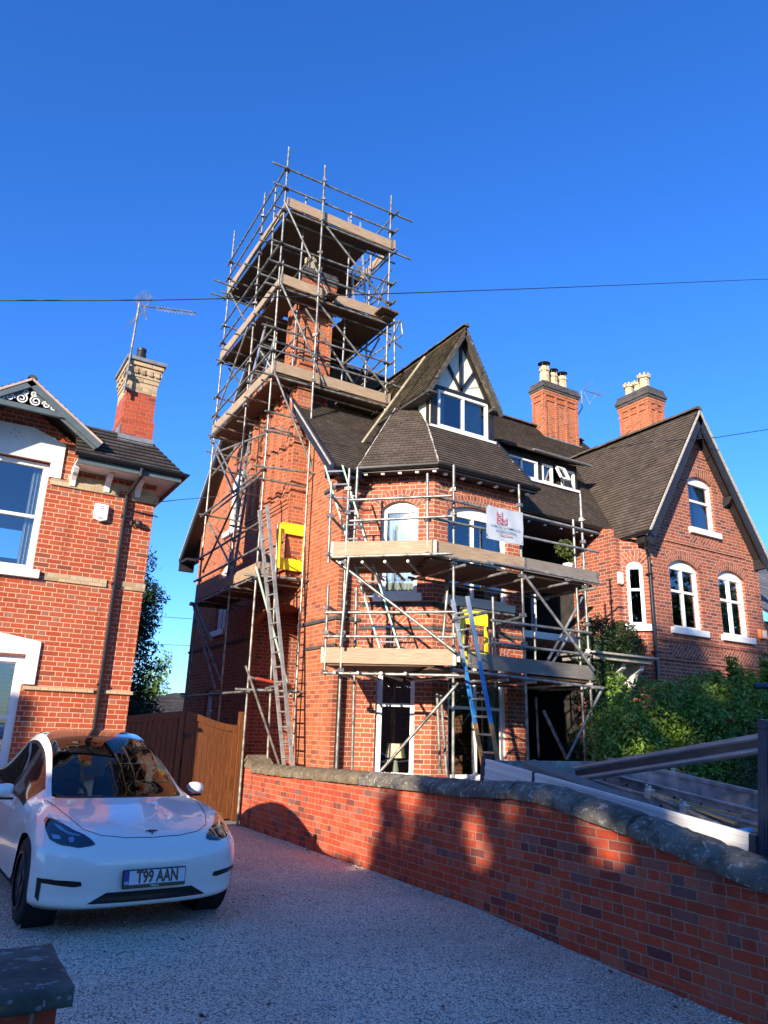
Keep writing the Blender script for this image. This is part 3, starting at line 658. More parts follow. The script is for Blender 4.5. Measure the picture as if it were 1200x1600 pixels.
window(mh,(0,13.2,0),XA,-YA,9.9,11.2,.9,2.75,.25,vd=(.5,)); window(mh,(0,13.2,0),XA,-YA,9.7,11.3,3.5,5.4,0,vd=(.5,))
for a in (((6.1,11.0,0),dC,nC,.33,.99,5.42,.14),((6.1,11.0,0),dC,nC,.33,.99,2.85,.14),((0,10.1,0),XA,-YA,7.3,8.66,5.42,.16),((0,10.1,0),XA,-YA,7.33,8.6,2.85,.16),((0,13.2,0),XA,-YA,9.9,11.2,2.75,.25),((SX,0,0),YA,-XA,16.35,17.3,7.6,.22),((SX,0,0),YA,-XA,16.72,17.5,5.3,.15)):
    mb=MB(); arch_ring(mb,*a); mb.build('window_arch',BR['lock'],mh,merge='keep')
def diaper(mb,O,t,n,u0,u1,z0,z1,pr=.006):
    O,t,n=Vector(O),Vector(t),Vector(n); c=.7071
    P=[(u0,z0),(u1,z0),(u1,z1),(u0,z1)]
    mb.face([O+t*a+Z*b+n*pr for a,b in P],[((a*c+b*c),(-a*c+b*c)) for a,b in P])
for a in (((6.1,11,0),dC,nC,.3,1.02,3.38,3.66),((0,10.1,0),XA,-YA,7.25,8.7,3.40,3.66)):
    mb=MB(); diaper(mb,*a); mb.build('diaper_panel',BR['main'],mh,merge='keep')
mb=MB()
for z in (3.70,3.30,5.05):
    h=.07 if z!=5.05 else .0
    if not h: continue
    mb.obox(Vector((6.1,11.0,z))+dC*.6365+nC*.008,dC,nC,Z,.6365,.010,h/2); mb.box((7.0,10.1-.018,z-h/2),(9.0,10.1,z+h/2))
mb.build('dark_brick_band',BR['blue'],mh)
# roofs
def pl(p): return [Vector(q) for q in p]
mb=MB()
tiled(mb,pl([(5.3,10.8,6.05),(12.32,10.8,6.05),(14.2,13.75,9.0),(14.2,15.4,10.65),(5.3,15.4,10.65)]))
tiled(mb,pl([(16.08,10.8,6.05),(16.4,10.8,6.05),(16.4,15.4,10.65),(14.2,15.4,10.65),(14.2,13.75,9.0)]))
tiled(mb,pl([(5.3,20.0,6.05),(16.4,20.0,6.05),(16.4,15.4,10.65),(5.3,15.4,10.65)]))
ro=mb.build('roof',TILE,mh,merge='keep')
mb=MB(); ridge(mb,(5.3,15.4,10.68),(16.4,15.4,10.68)); mb.build('ridge_tiles',TILE,ro)
mb=MB()
for a,b in (((5.3,15.4,10.60),(5.3,10.75,5.95)),((5.3,15.4,10.60),(5.3,20.05,5.95))):
    a,b=Vector(a),Vector(b); mb.bar(a,b,.045,.2,Z); 
mb.box((5.28,10.7,5.86),(5.42,11.02,6.02))
mb.face([(5.3,10.75,5.93),(SX,10.75,5.93),(SX,15.4,10.50),(5.3,15.4,10.50)]); mb.face([(5.3,20.05,5.93),(SX,20.05,5.93),(SX,15.4,10.50),(5.3,15.4,10.50)])
mb.box((5.3,19.4,5.9),(5.7,20.05,5.96)); mb.box((5.3,19.98,5.7),(5.7,20.1,5.98))
mb.build('barge_board',BLACK,ro)
mb=MB(); mb.bar((5.285,15.4,10.66),(5.285,10.78,6.04),.05,.03,Z); mb.bar((5.285,15.4,10.66),(5.285,20.02,6.04),.05,.03,Z); mb.build('verge_mortar',MORT,ro)
E0,E1,E2,E3=(5.85,10.83,6.12),(6.88,9.8,6.12),(9.12,9.8,6.12),(9.12,10.95,7.4425)
mb=MB()
tiled(mb,pl([E1,E2,E3,(7.36,10.95,7.4425)])); tiled(mb,pl([E0,E1,(7.34,10.9,7.389),(7.54,11.59,8.11),(7.17,11.79,7.97)]))
tiled(mb,pl([(5.85,10.85,6.12),(7.17,11.79,7.97),(7.3,12.62,7.87)]),under=False); tiled(mb,pl([(8.95,10.9,7.385),(9.12,10.9,7.385),(9.12,12.0,7.36),(8.95,12.0,7.36)]),under=False)
mb.face(pl([(7.17,11.79,7.97),(7.54,11.59,8.11),(7.54,12.9,8.16),(7.3,12.62,7.87)]))
mb.face(pl([(9.1,9.8,6.08),(9.1,10.95,7.40),(9.1,12.1,7.35),(9.1,10.9,6.12)]))
br=mb.build('bay_roof',TILE,mh,merge='keep')
for a,b in (((6.88,9.8,6.15),(7.36,10.93,7.46)),((5.85,10.83,6.15),(7.17,11.79,8.0)),((9.11,9.8,6.13),(9.11,10.95,7.46))): dabs(a,b,br)
mb=MB()  # soffit, fascia and dentils of the bay eaves
mb.face(pl([(5.85,10.83,6.02),(6.88,9.8,6.02),(9.12,9.8,6.02),(9.12,11.0,6.02),(6.0,11.0,6.02)]))
def fas(a,b,h0,h1,w=.03):
    a,b=Vector(a),Vector(b); d=(b-a).normalized(); s=d.cross(Z); mb.obox((a+b)/2+Z*((h0+h1)/2),d,s,Z,(b-a).length/2,w/2,(h1-h0)/2)
fas((5.83,10.81,0),(6.87,9.785,0),6.0,6.12); fas((6.87,9.785,0),(9.14,9.785,0),6.0,6.12); fas((5.3,10.78,0),(5.9,10.78,0),5.85,6.04); fas((9.12,10.79,0),(12.1,10.79,0),5.85,6.03)
mb.face(pl([(5.3,10.75,5.86),(6.1,10.75,5.86),(6.1,11.0,5.86),(5.3,11.0,5.86)])); mb.face(pl([(9.0,10.8,5.86),(12.1,10.8,5.86),(12.1,13.2,5.86),(9.0,13.2,5.86)]))
mb.bar((9.12,9.8,6.05),(9.12,10.95,7.36),.05,.16)
mb.build('soffit',BLACK,mh)
mb=MB(); gutter(mb,(5.77,10.80,6.07),(6.84,9.74,6.09)); gutter(mb,(6.84,9.74,6.09),(9.16,9.74,6.1)); gutter(mb,(5.28,10.72,6.0),(5.85,10.72,6.0)); gutter(mb,(9.2,10.73,6.02),(12.2,10.73,5.98))
mb.build('gutter',BLACKG,mh)
for i in range(5):
    mb=MB(); c=Vector((5.90,10.82,5.985))+dC*(.1+i*.31); mb.obox(c,dC,nC,Z,.03,.035,.016); mb.build('eaves_block',WHITE,mh)
for i in range(6): mb=MB(); mb.box((7.05+i*.38,9.84,5.965),(7.11+i*.38,9.91,6.0)); mb.build('eaves_block',WHITE,mh)
for i in range(6): mb=MB(); mb.box((9.4+i*.45,10.82,5.82),(9.45+i*.45,10.88,5.85)); mb.build('eaves_block',WHITE,mh)
mb=MB(); pipe(mb,[(5.80,10.74,5.95),(5.83,10.9,5.6),(5.74,10.93,5.3),(5.74,10.93,0)],.04); mb.build('downpipe',BLACKG,mh)
# timbered dormer
dm=MB(); Yd=10.9
wall_into(dm,(0,Yd,0),XA,-YA,[(7.45,7.3),(8.98,7.3),(8.98,8.15),(8.16,9.55),(7.33,8.15),(7.45,8.15)],[[(7.6,7.40),(7.6,8.19),(8.86,8.19),(8.86,7.40)]],depth=.1)
wall_into(dm,(7.45,0,0),YA,-XA,[(10.9,7.3),(12.9,8.0),(12.9,8.2),(10.9,8.2)]); wall_into(dm,(8.98,0,0),YA,XA,[(10.9,6.8),(13,7.9),(13,8.2),(10.9,8.2)])
do=dm.build('dormer',CREAM,mh,merge='keep')
mb=MB(); y=Yd-.022; fr=lambda a,b,w_:mb.bar((a[0],y,a[1]),(b[0],y,b[1]),.04,w_,YA) if 0 else mb.obox(Vector(((a[0]+b[0])/2,y,(a[1]+b[1])/2)),Vector((b[0]-a[0],0,b[1]-a[1])).normalized(),YA,Vector((-(b[1]-a[1]),0,b[0]-a[0])).normalized(),math.hypot(b[0]-a[0],b[1]-a[1])/2,.022,w_/2)
fr((7.50,7.3),(7.50,8.2),.13); fr((8.95,7.3),(8.95,8.2),.13); fr((7.45,8.235),(8.98,8.235),.075)
y=Yd-.026; fr((8.16,8.27),(8.16,9.5),.06); fr((8.16,8.30),(7.80,8.85),.055); fr((8.16,8.30),(8.52,8.85),.055)
y=Yd-.03; fr((7.42,8.2),(8.16,9.52),.12); fr((8.90,8.2),(8.16,9.52),.12)
for yy in (10.95,11.35): mb.box((7.425,yy,7.3),(7.45,yy+.09,8.2))
mb.box((7.425,10.9,8.08),(7.45,12.8,8.2)); mb.build('timber_frame',BLACK,do)
window(mh,(0,Yd,0),XA,-YA,7.6,8.86,7.40,8.19,0,recess=.0,fw=.05,vd=(.5,),curtain=[(.03,.2),(.62,.95)],sill=False,label='two light window of the dormer')
mb=MB(); mb.box((7.40,10.82,7.33),(9.03,10.9,7.375)); mb.build('dormer_sill',WHITE,do)
mb=MB(); A=(8.15,10.68,9.68)
tiled(mb,pl([A,(7.22,10.68,8.03),(7.22,12.78,8.03),(8.15,14.43,9.68)]),gauge=.1,thick=.05); tiled(mb,pl([A,(9.08,10.68,8.03),(9.08,12.78,8.03),(8.15,14.43,9.68)]),thick=.05); ridge(mb,(8.15,10.66,9.70),(8.15,14.4,9.70),.08)
dr_=mb.build('dormer_roof',MOSSY,do,merge='keep')
mb=MB()
for e in ((7.22,8.03),(9.08,8.03)):
    a=Vector((8.15,10.70,9.57)); b=Vector((e[0],10.70,e[1]-.1)); d=(b-a).normalized(); mb.obox((a+b)/2,d,YA,d.cross(YA),(b-a).length/2+.02,.018,.05)
mb.box((8.86,10.7,8.00),(9.0,10.93,8.06)); mb.box((7.2,10.6,7.93),(7.42,12.6,7.97)); mb.build('barge_board',plain('weathered_dark_timber',(.055,.05,.045),.8,var=.3),do)
# long pale pole lying up the valley
pv=thing('wooden_pole','long pale pole lying up the roof valley left of the timbered dormer','pole',tuple(at(566,693,n=(0,1,-1),p=(0,10.6,6.05))))
a=Vector((6.35,11.55,7.03)); b=Vector((7.62,12.35,8.86)); 
a=at(566,692,X=6.42); b=at(664,558,X=7.55)
mb=MB(); mb.tube(a,b,.028,10); mb.build('pole',plain('pale_timber',(.32,.26,.17),.7,var=.2),pv)
# shed dormer with small windows
mb=MB(); wall_into(mb,(0,12.05,0),XA,-YA,[(10.1,7.2),(12.58,7.2),(12.58,7.98),(10.1,7.98)],[[(10.32,7.36),(10.32,7.82),(11.3,7.82),(11.3,7.36)],[(11.44,7.36),(11.44,7.82),(12.5,7.82),(12.5,7.36)]],depth=.05)
wall_into(mb,(12.58,0,0),YA,XA,[(12.05,7.2),(13.2,8.4),(12.05,8.0)]); wall_into(mb,(10.1,0,0),YA,-XA,[(12.05,7.2),(13.2,8.4),(12.05,8.0)])
sd_=mb.build('shed_dormer',BLACK,mh,merge='keep')
mb=MB(); tiled(mb,pl([(10.0,11.78,7.97),(12.75,11.78,7.97),(12.75,13.3,8.57),(10.0,13.3,8.57)])); mb.build('dormer_roof',TILE,sd_,merge='keep')
mb=MB(); gutter(mb,(10.9,11.74,7.97),(12.76,11.74,7.96),.04); mb.build('gutter',LEAD,sd_)
mb=MB(); mb.box((10.28,11.94,7.27),(12.56,12.07,7.33)); mb.build('sill',WHITE,sd_)
window(mh,(0,12.05,0),XA,-YA,10.32,11.3,7.36,7.82,0,recess=.02,fw=.045,vd=(.5,),sill=False,label='left small dormer window')
window(mh,(0,12.05,0),XA,-YA,11.44,11.78,7.36,7.82,0,recess=.02,fw=.045,sill=False,curtain=[(.5,.9)]); window(mh,(0,12.05,0),XA,-YA,12.1,12.5,7.36,7.82,0,recess=.02,fw=.045,sill=False,curtain=[(.2,.9)])
mb=MB(); P0=Vector((11.8,12.0,7.80)); 
for (u0,u1,v0,v1) in ((0,.045,0,.42),(.255,.30,0,.42),(0,.30,0,.045),(0,.30,.375,.42)):
    q=lambda u,v:P0+XA*u+Vector((0,-.45,-.89))*v
    mb.prism([q(u0,v0),q(u1,v0),q(u1,v1),q(u0,v1)],Vector((0,-.02,.012))*2)
cs=mb.build('window',WHITE,mh,label='small casement pushed open'); mb=MB(); mb.face([P0+XA*.04+Vector((0,-.03,-.04)),P0+XA*.26+Vector((0,-.03,-.04)),P0+XA*.26+Vector((0,-.2,-.37)),P0+XA*.04+Vector((0,-.2,-.37))]); mb.build('pane',GLASS,cs)
# stacks
def stack(parent,x0,x1,y0,y1,z0,z1,ribx,riby,cap,pots,name='chimney'):
    mb=MB(); mb.box((x0,y0,z0),(x1,y1,z1))
    def ribs(z_a,z_b,pr):
        for i in range(ribx+1):
            c=x0+.045+(x1-x0-.09)*i/ribx; mb.box((c-.045,y0-pr,z_a),(c+.045,y0,z_b))
        for i in range(riby+1):
            c=y0+.045+(y1-y0-.09)*i/riby; mb.box((x0-pr,c-.045,z_a),(x0,c+.045,z_b))
    ribs(z0,z1-.32,.035)
    for zz,e in ((z1-.34,.036),(z1-.16,.04),(z1-.08,.05)): mb.box((x0-e,y0-e,zz),(x1+e,y1+e,zz+.075))
    ribs(z1-.27,z1-.16,.034)
    c=mb.build(name,BR['side'],parent)
    mb=MB()
    for i in range(4): 
        e=(.07,.10,.07,.05)[i]; mb.box((x0-e,y0-e,z1+i*.075*cap),(x1+e,y1+e,z1+(i+1)*.075*cap-.004))
    mb.build('chimney_cap',BR['blue'],c)
    zt=z1+.3*cap
    for (px,py,h,r,style) in pots:
        mb=MB()
        if style=='oct': mb.lathe((px,py,zt-.02),[(r*1.15,0),(r*1.1,.06),(r,.07),(r*.92,h*.72),(r*1.12,h*.73),(r*1.12,h*.8),(r*.95,h*.81),(r*.95,h*.97),(r*.7,h)],8,a0=PI/8)
        elif style=='crown':
            mb.lathe((px,py,zt-.02),[(r*1.15,0),(r*.95,.08),(r*.9,h*.75),(r*1.2,h*.78),(r*1.2,h*.88)],8,a0=PI/8)
            for k in range(8): a=k*PI/4; mb.box((px+r*1.05*math.cos(a)-.022,py+r*1.05*math.sin(a)-.022,zt+h*.84),(px+r*1.05*math.cos(a)+.022,py+r*1.05*math.sin(a)+.022,zt+h*1.0))
        o=mb.build('chimney_pot',POT,c)
        if style=='oct':
            mb=MB(); mb.lathe((px,py,zt+h+.08),[(r*1.25,0),(r*.25,.07)],12)
            for k in range(4): a=k*PI/2+.4; mb.tube((px+r*.8*math.cos(a),py+r*.8*math.sin(a),zt+h-.06),(px+r*.8*math.cos(a),py+r*.8*math.sin(a),zt+h+.085),.008,4)
            mb.build('cowl',BLACK,o)
    return c
stack(mh,14.40,15.80,15.0,15.48,10.0,11.80,3,1,1.0,[(14.68,15.22,.66,.16,'oct'),(15.08,15.25,.56,.14,'oct'),(15.46,15.25,.56,.145,'oct')])
stack(mh,5.42,6.16,12.95,13.62,7.6,11.1,2,2,1.0,[(5.66,13.2,.42,.11,'crown'),(5.9,13.4,.42,.11,'crown')])
mb=MB(); mb.bar((14.35,14.93,10.17),(15.85,14.93,10.17),.05,.1); mb.build('flashing',LEAD,mh)
an2=thing('tv_antenna','small grid antenna on a bent mast beside the middle chimney','antenna',(15.95,15.2,10.9))
mb=MB(); mb.path([Vector((15.87,15.2,10.8)),Vector((15.95,15.2,11.3)),Vector((16.25,15.2,11.75)),Vector((16.25,15.2,12.35))],.02,6); mb.build('mast',STEELD,an2)
mb=MB(); A0=Vector((16.2,15.1,12.33)); mb.tube(A0,A0+Vector((1.0,.1,.1)),.012,5)
for i in range(7): p=A0+Vector((.35+i*.1,0,.03+.01*i)); mb.tube(p-Vector((0,.12,.05)),p+Vector((0,.12,.05)),.006,4)
for s in (-1,1):
    for k in range(4): mb.tube(A0+Vector((.1+.03*k,-.15,.06*k*s+.04*s)),A0+Vector((.1+.03*k+.12,.2,.06*k*s+.09*s)),.005,4)
mb.tube(A0+Vector((.05,0,.02)),A0+Vector((.5,0,.45)),.008,4); mb.tube(A0+Vector((.05,0,-.02)),A0+Vector((.3,0,-.42)),.008,4); mb.tube(A0+Vector((.3,0,-.42)),A0+Vector((.6,0,0)),.008,4); mb.build('elements',STEELD,an2)
# ================================================================ RIGHT HOUSE (gabled wing)
rg=thing('brick_house','gabled red brick house at right with three arched white windows above the hedge','house',(12.37,10.0,0))
Yr=10.0
w1=hole(13.07,14.05,3.90,5.24,.16); w2=hole(14.74,15.70,3.90,5.24,.16); w3=hole(13.96,14.84,6.22,7.36,.14); g1=hole(13.2,15.6,.8,2.4,.2)
mb=MB(); wall_into(mb,(0,Yr,0),XA,-YA,[(12.37,0),(16.3,0),(16.3,5.85),(14.25,9.0),(12.37,6.1)],[w1,w2,w3,g1])
nR=Vector((-1,-1,0)).normalized(); dR=Vector((1,-1,0)).normalized()
wall_into(mb,(12.0,10.37,0),dR,nR,[(0,0),(.523,0),(.523,5.75),(0,5.75)],[hole(.10,.43,3.88,5.1,.12)],depth=.08)
wall_into(mb,(0,10.37,0),XA,-YA,[(11.85,0),(12.0,0),(12.0,5.75),(11.85,5.75)]); wall_into(mb,(11.85,0,0),YA,-XA,[(10.37,0),(12.4,0),(12.4,6.4),(10.37,5.9)])
mb.build('wall',BR['dark'],rg,merge='keep')
W=dict(vd=(.5,),hd=(.6,),fw=.06)
window(rg,(0,Yr,0),XA,-YA,13.07,14.05,3.90,5.24,.16,label='left first floor window',curtain=[(.02,.1)],**W); window(rg,(0,Yr,0),XA,-YA,14.74,15.70,3.90,5.24,.16,label='right first floor window',**W)
window(rg,(0,Yr,0),XA,-YA,13.96,14.84,6.22,7.36,.14,fw=.06,hd=(.6,),curtain=[(.5,.95)],label='attic window in the gable'); window(rg,(0,Yr,0),XA,-YA,13.2,15.6,.8,2.4,.2,fw=.06,vd=(.33,.66))
window(rg,(12.0,10.37,0),dR,nR,.10,.43,3.88,5.1,.12,recess=.05,fw=.05,hd=(.6,),label='narrow corner window')
for a in ((13.07,14.05,5.24,.16),(14.74,15.70,5.24,.16),(13.96,14.84,7.36,.14),(13.2,15.6,2.4,.2)): mb=MB(); arch_ring(mb,(0,Yr,0),XA,-YA,*a); mb.build('window_arch',BR['lock'],rg,merge='keep')
mb=MB(); arch_ring(mb,(12.0,10.37,0),dR,nR,.10,.43,5.1,.12); mb.build('window_arch',BR['lock'],rg,merge='keep')
for a in ((12.95,14.15,3.28,3.56),(14.62,15.85,3.28,3.56),(13.9,14.9,5.86,6.08)): mb=MB(); diaper(mb,(0,Yr,0),XA,-YA,*a); mb.build('diaper_panel',BR['dark'],rg,merge='keep')
for z,x0,x1 in ((3.60,12.35,16.32),(3.20,12.35,16.32),(5.76,13.0,15.8)): mb=MB(); mb.box((x0,Yr-.03,z),(x1,Yr,z+.05)); mb.build('string_course',BR['dark'],rg)
ra=Vector((14.2,9.7,9.03)); L=[(12.12,9.7,5.76),(12.12,10.6,5.76),(12.32,10.8,6.07),(14.2,13.76,9.03)]
mb=MB(); tiled(mb,pl([ra]+L)); rr2=[(28.4-x,y,z) for x,y,z in L]; tiled(mb,pl([ra]+rr2)); rgr=mb.build('roof',TILE,rg,merge='keep')
mb=MB(); ridge(mb,(14.2,9.68,9.06),(14.2,13.8,9.06)); mb.build('ridge_tiles',TILE,rgr)
mb=MB()
for s in (-1,1):
    a=Vector((14.2,9.7,8.93)); b=Vector((14.2+s*2.12,9.7,8.93-2.12*1.57)); d=(b-a).normalized(); nn=Vector((-d.z,0,d.x)); nn=nn if nn.z<0 else -nn
    mb.obox((a+b)/2+nn*.08,d,YA,nn,(b-a).length/2+.03,.025,.085); mb.face([a+nn*.05,b+nn*.05,b+nn*.05+YA*.3,a+nn*.05+YA*.3])
for s in (-1,1):
    mb.prism([Vector((14.2+s*1.0,9.72,7.15)),Vector((14.2+s*1.0,10.0,7.15)),Vector((14.2+s*1.0,10.0,6.9)),Vector((14.2+s*1.0,9.85,6.98))],(.1*s,0,0)); mb.box((14.2+s*1.95,9.72,5.55),(14.2+s*2.1,10.0,5.8))
mb.box((14.14,9.72,8.35),(14.26,10,8.9)); mb.prism([Vector((14.15,9.7,8.8)),Vector((14.15,10.0,8.8)),Vector((14.15,10.0,8.3))],(.1,0,0))
mb.build('barge_board',BLACK,rgr)
mb=MB()
for s in (-1,1): mb.bar((14.2,9.665,9.01),(14.2+s*2.12,9.665,9.01-2.12*1.57),.035,.035,YA)
mb.build('verge_mortar',MORT,rgr)
mb=MB(); gutter(mb,(12.05,9.55,5.74),(12.05,10.75,5.72)); mb.build('gutter',BLACKG,rg)
mb=MB(); pipe(mb,[(12.07,9.7,5.68),(12.2,9.85,5.45),(12.37,9.94,5.3),(12.37,9.94,0)],.035)
for z in (4.9,3.3): mb.box((12.31,9.9,z),(12.43,10.0,z+.04))
mb.build('downpipe',BLACKG,rg)
stack(rg,16.0,16.62,12.48,13.5,7.0,10.98,2,3,1.15,[(16.2,12.72,.52,.15,'crown'),(16.28,13.02,.44,.12,'crown'),(16.25,13.32,.48,.13,'crown')])
ab2=thing('alarm_box','cream bell box on the right house between recess and narrow corner window','alarm box',(11.93,10.33,4.85)); mb=MB(); mb.prism([(11.86,10.3,4.72),(11.86,10.3,4.97),(11.99,10.3,4.97),(11.99,10.3,4.74),(11.95,10.3,4.70)],(0,.07,0)); mb.build('cover',CREAM,ab2,bevel=.01)
ab3=thing('alarm_box','orange and white box at the right edge of the right house, beside its last window','alarm box',(16.15,10,4.0)); mb=MB(); mb.box((16.0,9.93,3.92),(16.28,10,4.14)); mb.build('cover',plain('orange_plastic',(.75,.2,.05),.5,bump=0),ab3,bevel=.01); mb=MB(); mb.box((16.09,9.925,3.95),(16.24,9.93,4.11)); mb.build('label_plate',CREAM,ab3)
# far right neighbour
fn=thing('slate_roofed_house','dark house with grey slate roof just visible beyond the right gable','house',(17.2,9.6,0))
mb=MB(); mb.box((17.0,10.5,0),(24,18,4.5)); mb.build('wall',plain('dark_render',(.045,.045,.05),.9),fn)
mb=MB(); tiled(mb,pl([(16.75,10.1,4.6),(24,10.1,4.6),(24,13.5,7.0),(16.75,13.5,7.0)]),gauge=.2); tiled(mb,pl([(16.75,18,4.6),(24,18,4.6),(24,13.5,7.0),(16.75,13.5,7.0)]),gauge=.2); mb.build('roof',tilemat('slates',(.13,.13,.15),(.18,.18,.2),(.24,.23,.25),w=.3,gauge=.2),fn,merge='keep'); mb=MB(); mb.box((16.8,10.05,4.5),(24,10.1,4.6)); mb.build('fascia',plain('grey_fascia',(.2,.2,.2),.6),fn)
# stone canopy and bracket in front of the recess
pc=thing('stone_canopy','stone balcony slab on a white bracket left of the right house','canopy',(10.95,9.75,0))
mb=MB(); mb.box((10.2,9.55,3.0),(11.75,10.37,3.09)); mb.box((10.1,9.45,3.09),(11.85,10.37,3.13)); mb.build('slab',plain('grey_stone',(.38,.34,.29),.85,var=.2),pc,bevel=.01)
mb=MB()
for bx in (11.1,11.6):
    mb.prism([(bx,10.37,3.0),(bx,9.7,3.0),(bx,9.72,2.9),(bx,9.85,2.82),(bx,9.95,2.6),(bx,10.1,2.5),(bx,10.12,2.2),(bx,10.37,2.15)],(.12,0,0))
mb.build('bracket',STONEW,pc,bevel=.015)
mb=MB(); mb.box((11.0,10.1,0),(11.3,10.37,2.2)); mb.build('pier',BR['dark'],pc)
# ================================================================ GARDEN WALL, YARD, GATE
sheet('yard',[(4.95,-2),(30,-2),(30,25),(4.95,25)],-.02,plain('yard_paving',(.20,.18,.15),.9,var=.25,scale=2,bump=.4))
sheet('side_passage',[(2.73,12.70),(5.65,12.70),(5.65,40),(2.73,40)],-.01,PAVE)
TP=[(12.55,.86),(12.0,.87),(8.7,.945),(6.3,.99),(5.55,1.035),(5.2,1.02),(4.2,.87),(3.2,.685),(2.0,.47),(.4,.25)]
def ztop(y):
    for (a,za),(b,zb) in zip(TP[:-1],TP[1:]):
        if b<=y<=a: return zb+(za-zb)*(y-b)/(a-b)
    return TP[0][1] if y>TP[0][0] else TP[-1][1]
bw=thing('brick_wall','red brick boundary wall with dark stone coping that dips towards the street','wall',(5.02,6,0))
o=[(.4,-.3),(12.28,-.3),(12.28,.865)]+[(y,z) for y,z in TP[1:]]
mb=MB(); wall_into(mb,(4.88,0,0),YA,-XA,o); wall_into(mb,(5.16,0,0),YA,XA,o); wall_into(mb,(4.88,.4,0),XA,-YA,[(0,-.3),(.28,-.3),(.28,.25),(0,.25)]); mb.build('brickwork',BR['wall'],bw,merge='keep')
mb=MB(); mb.box((4.86,12.31,0),(5.18,12.66,.93)); mb.build('end_pier',BR['wall'],bw)
rr=random.Random(5); y=12.05; k=0
cuts=[12.30,11.85,10.6,9.5,8.6,7.75,7.0,6.3,5.72,5.05,4.28,3.62,2.95,2.3,1.65,1.0,.4]
for a,b in zip(cuts[:-1],cuts[1:]):
    mb=MB(); j=lambda s=.006:rr.uniform(-s,s); N=14; rings=[]
    dx=j(.012); dz=j(.005)
    for i in range(N+1):
        yy=a-.005+(b-a+.010)*i/N; z=ztop(yy)+.004+dz; e=.012 if i in(0,N) else 0
        prof=[(4.825+e,0),(4.818+e,.035),(4.825+e,.072),(4.865,.105-e),(4.93,.145-e),(5.02,.158-e),(5.12,.145-e),(5.19,.105-e),(5.225-e,.07),(5.225-e,0)]
        rings.append([Vector((x+dx+j(.0045),yy,z+h+j(.0045))) for x,h in prof])
    for p,q in zip(rings[:-1],rings[1:]): mb.quads(p,q)
    mb.face(rings[0]); mb.face(rings[-1][::-1])
    mb.build('coping_stone',COPEW if a>9.0 else COPE,bw,smooth=50)
mb=MB()
for (ya,yb,za,zb) in ((12.70,12.48,.95,1.10),(12.48,12.26,1.10,.98)):
    mb.prism([(4.83,ya,za),(4.83,yb,zb),(4.83,yb,zb+.05),(4.83,ya,za+.05)],(.4,0,0))
mb.prism([(4.84,12.66,.93),(4.84,12.3,.93),(4.84,12.3,1.0),(4.84,12.48,1.09),(4.84,12.66,.96)],(.36,0,0)); mb.build('end_cap',COPEW,bw,bevel=.01)
# weathered pier close by
pi=thing('stone_capped_pier','mossy stone cap on a low brick pier close by at the bottom left corner','pier',(.1,2.2,0))
PX0,PX1,PY0,PY1,PT=-.75,.405,1.99,2.385,1.02
mb=MB(); mb.box((PX0+.05,PY0+.04,-.3),(PX1-.03,PY1-.04,PT-.046)); mb.build('brickwork',BR['wall'],pi)
bm=bmesh.new(); 
import mathutils
def slab(x0,x1,y0,y1,z0,z1,n=(36,16,6),amp=.004,seed=0):
    mb=MB(); 
    def P(x,y,z):
        v=Vector((x,y,z)); nz=mathutils.noise.noise(v*9+Vector((seed,0,0)))*amp+mathutils.noise.noise(v*28)*amp*.45
        cx,cy,cz=(x0+x1)/2,(y0+y1)/2,(z0+z1)/2; d=Vector(((x-cx)/(x1-x0),(y-cy)/(y1-y0),(z-cz)/(z1-z0)))
        m=max(abs(d.x),abs(d.y),abs(d.z)); 
        k=sum(1 for q in d if abs(abs(q)-.5)<.02)
        v=v+Vector([math.copysign(1,q) if abs(abs(q)-.5)<.001 else 0 for q in d])*(nz-(.004 if k>1 else 0))
        if z==z0: v.z+=max(0,mathutils.noise.noise(Vector((x*5,y*5,3))))*.012
        return v
    L=lambda a,b,i,n:a+(b-a)*i/n
    nx,ny,nz_=n
    for i in range(nx):
        for j in range(ny):
            for z,fl in ((z1,0),(z0,1)):
                q=[P(L(x0,x1,i,nx),L(y0,y1,j,ny),z),P(L(x0,x1,i+1,nx),L(y0,y1,j,ny),z),P(L(x0,x1,i+1,nx),L(y0,y1,j+1,ny),z),P(L(x0,x1,i,nx),L(y0,y1,j+1,ny),z)]; mb.face(q[::-1] if fl else q)
    for i in range(nx):
        for k in range(nz_):
            for yv in (y0,y1):
                q=[P(L(x0,x1,i,nx),yv,L(z0,z1,k,nz_)),P(L(x0,x1,i+1,nx),yv,L(z0,z1,k,nz_)),P(L(x0,x1,i+1,nx),yv,L(z0,z1,k+1,nz_)),P(L(x0,x1,i,nx),yv,L(z0,z1,k+1,nz_))]; mb.face(q)
    for j in range(ny):
        for k in range(nz_):
            for xv in (x0,x1):
                q=[P(xv,L(y0,y1,j,ny),L(z0,z1,k,nz_)),P(xv,L(y0,y1,j+1,ny),L(z0,z1,k,nz_)),P(xv,L(y0,y1,j+1,ny),L(z0,z1,k+1,nz_)),P(xv,L(y0,y1,j,ny),L(z0,z1,k+1,nz_))]; mb.face(q)
    return mb
slab(PX0,PX1,PY0,PY1,PT-.046,PT).build('cap_stone',PIER,pi,smooth='all')
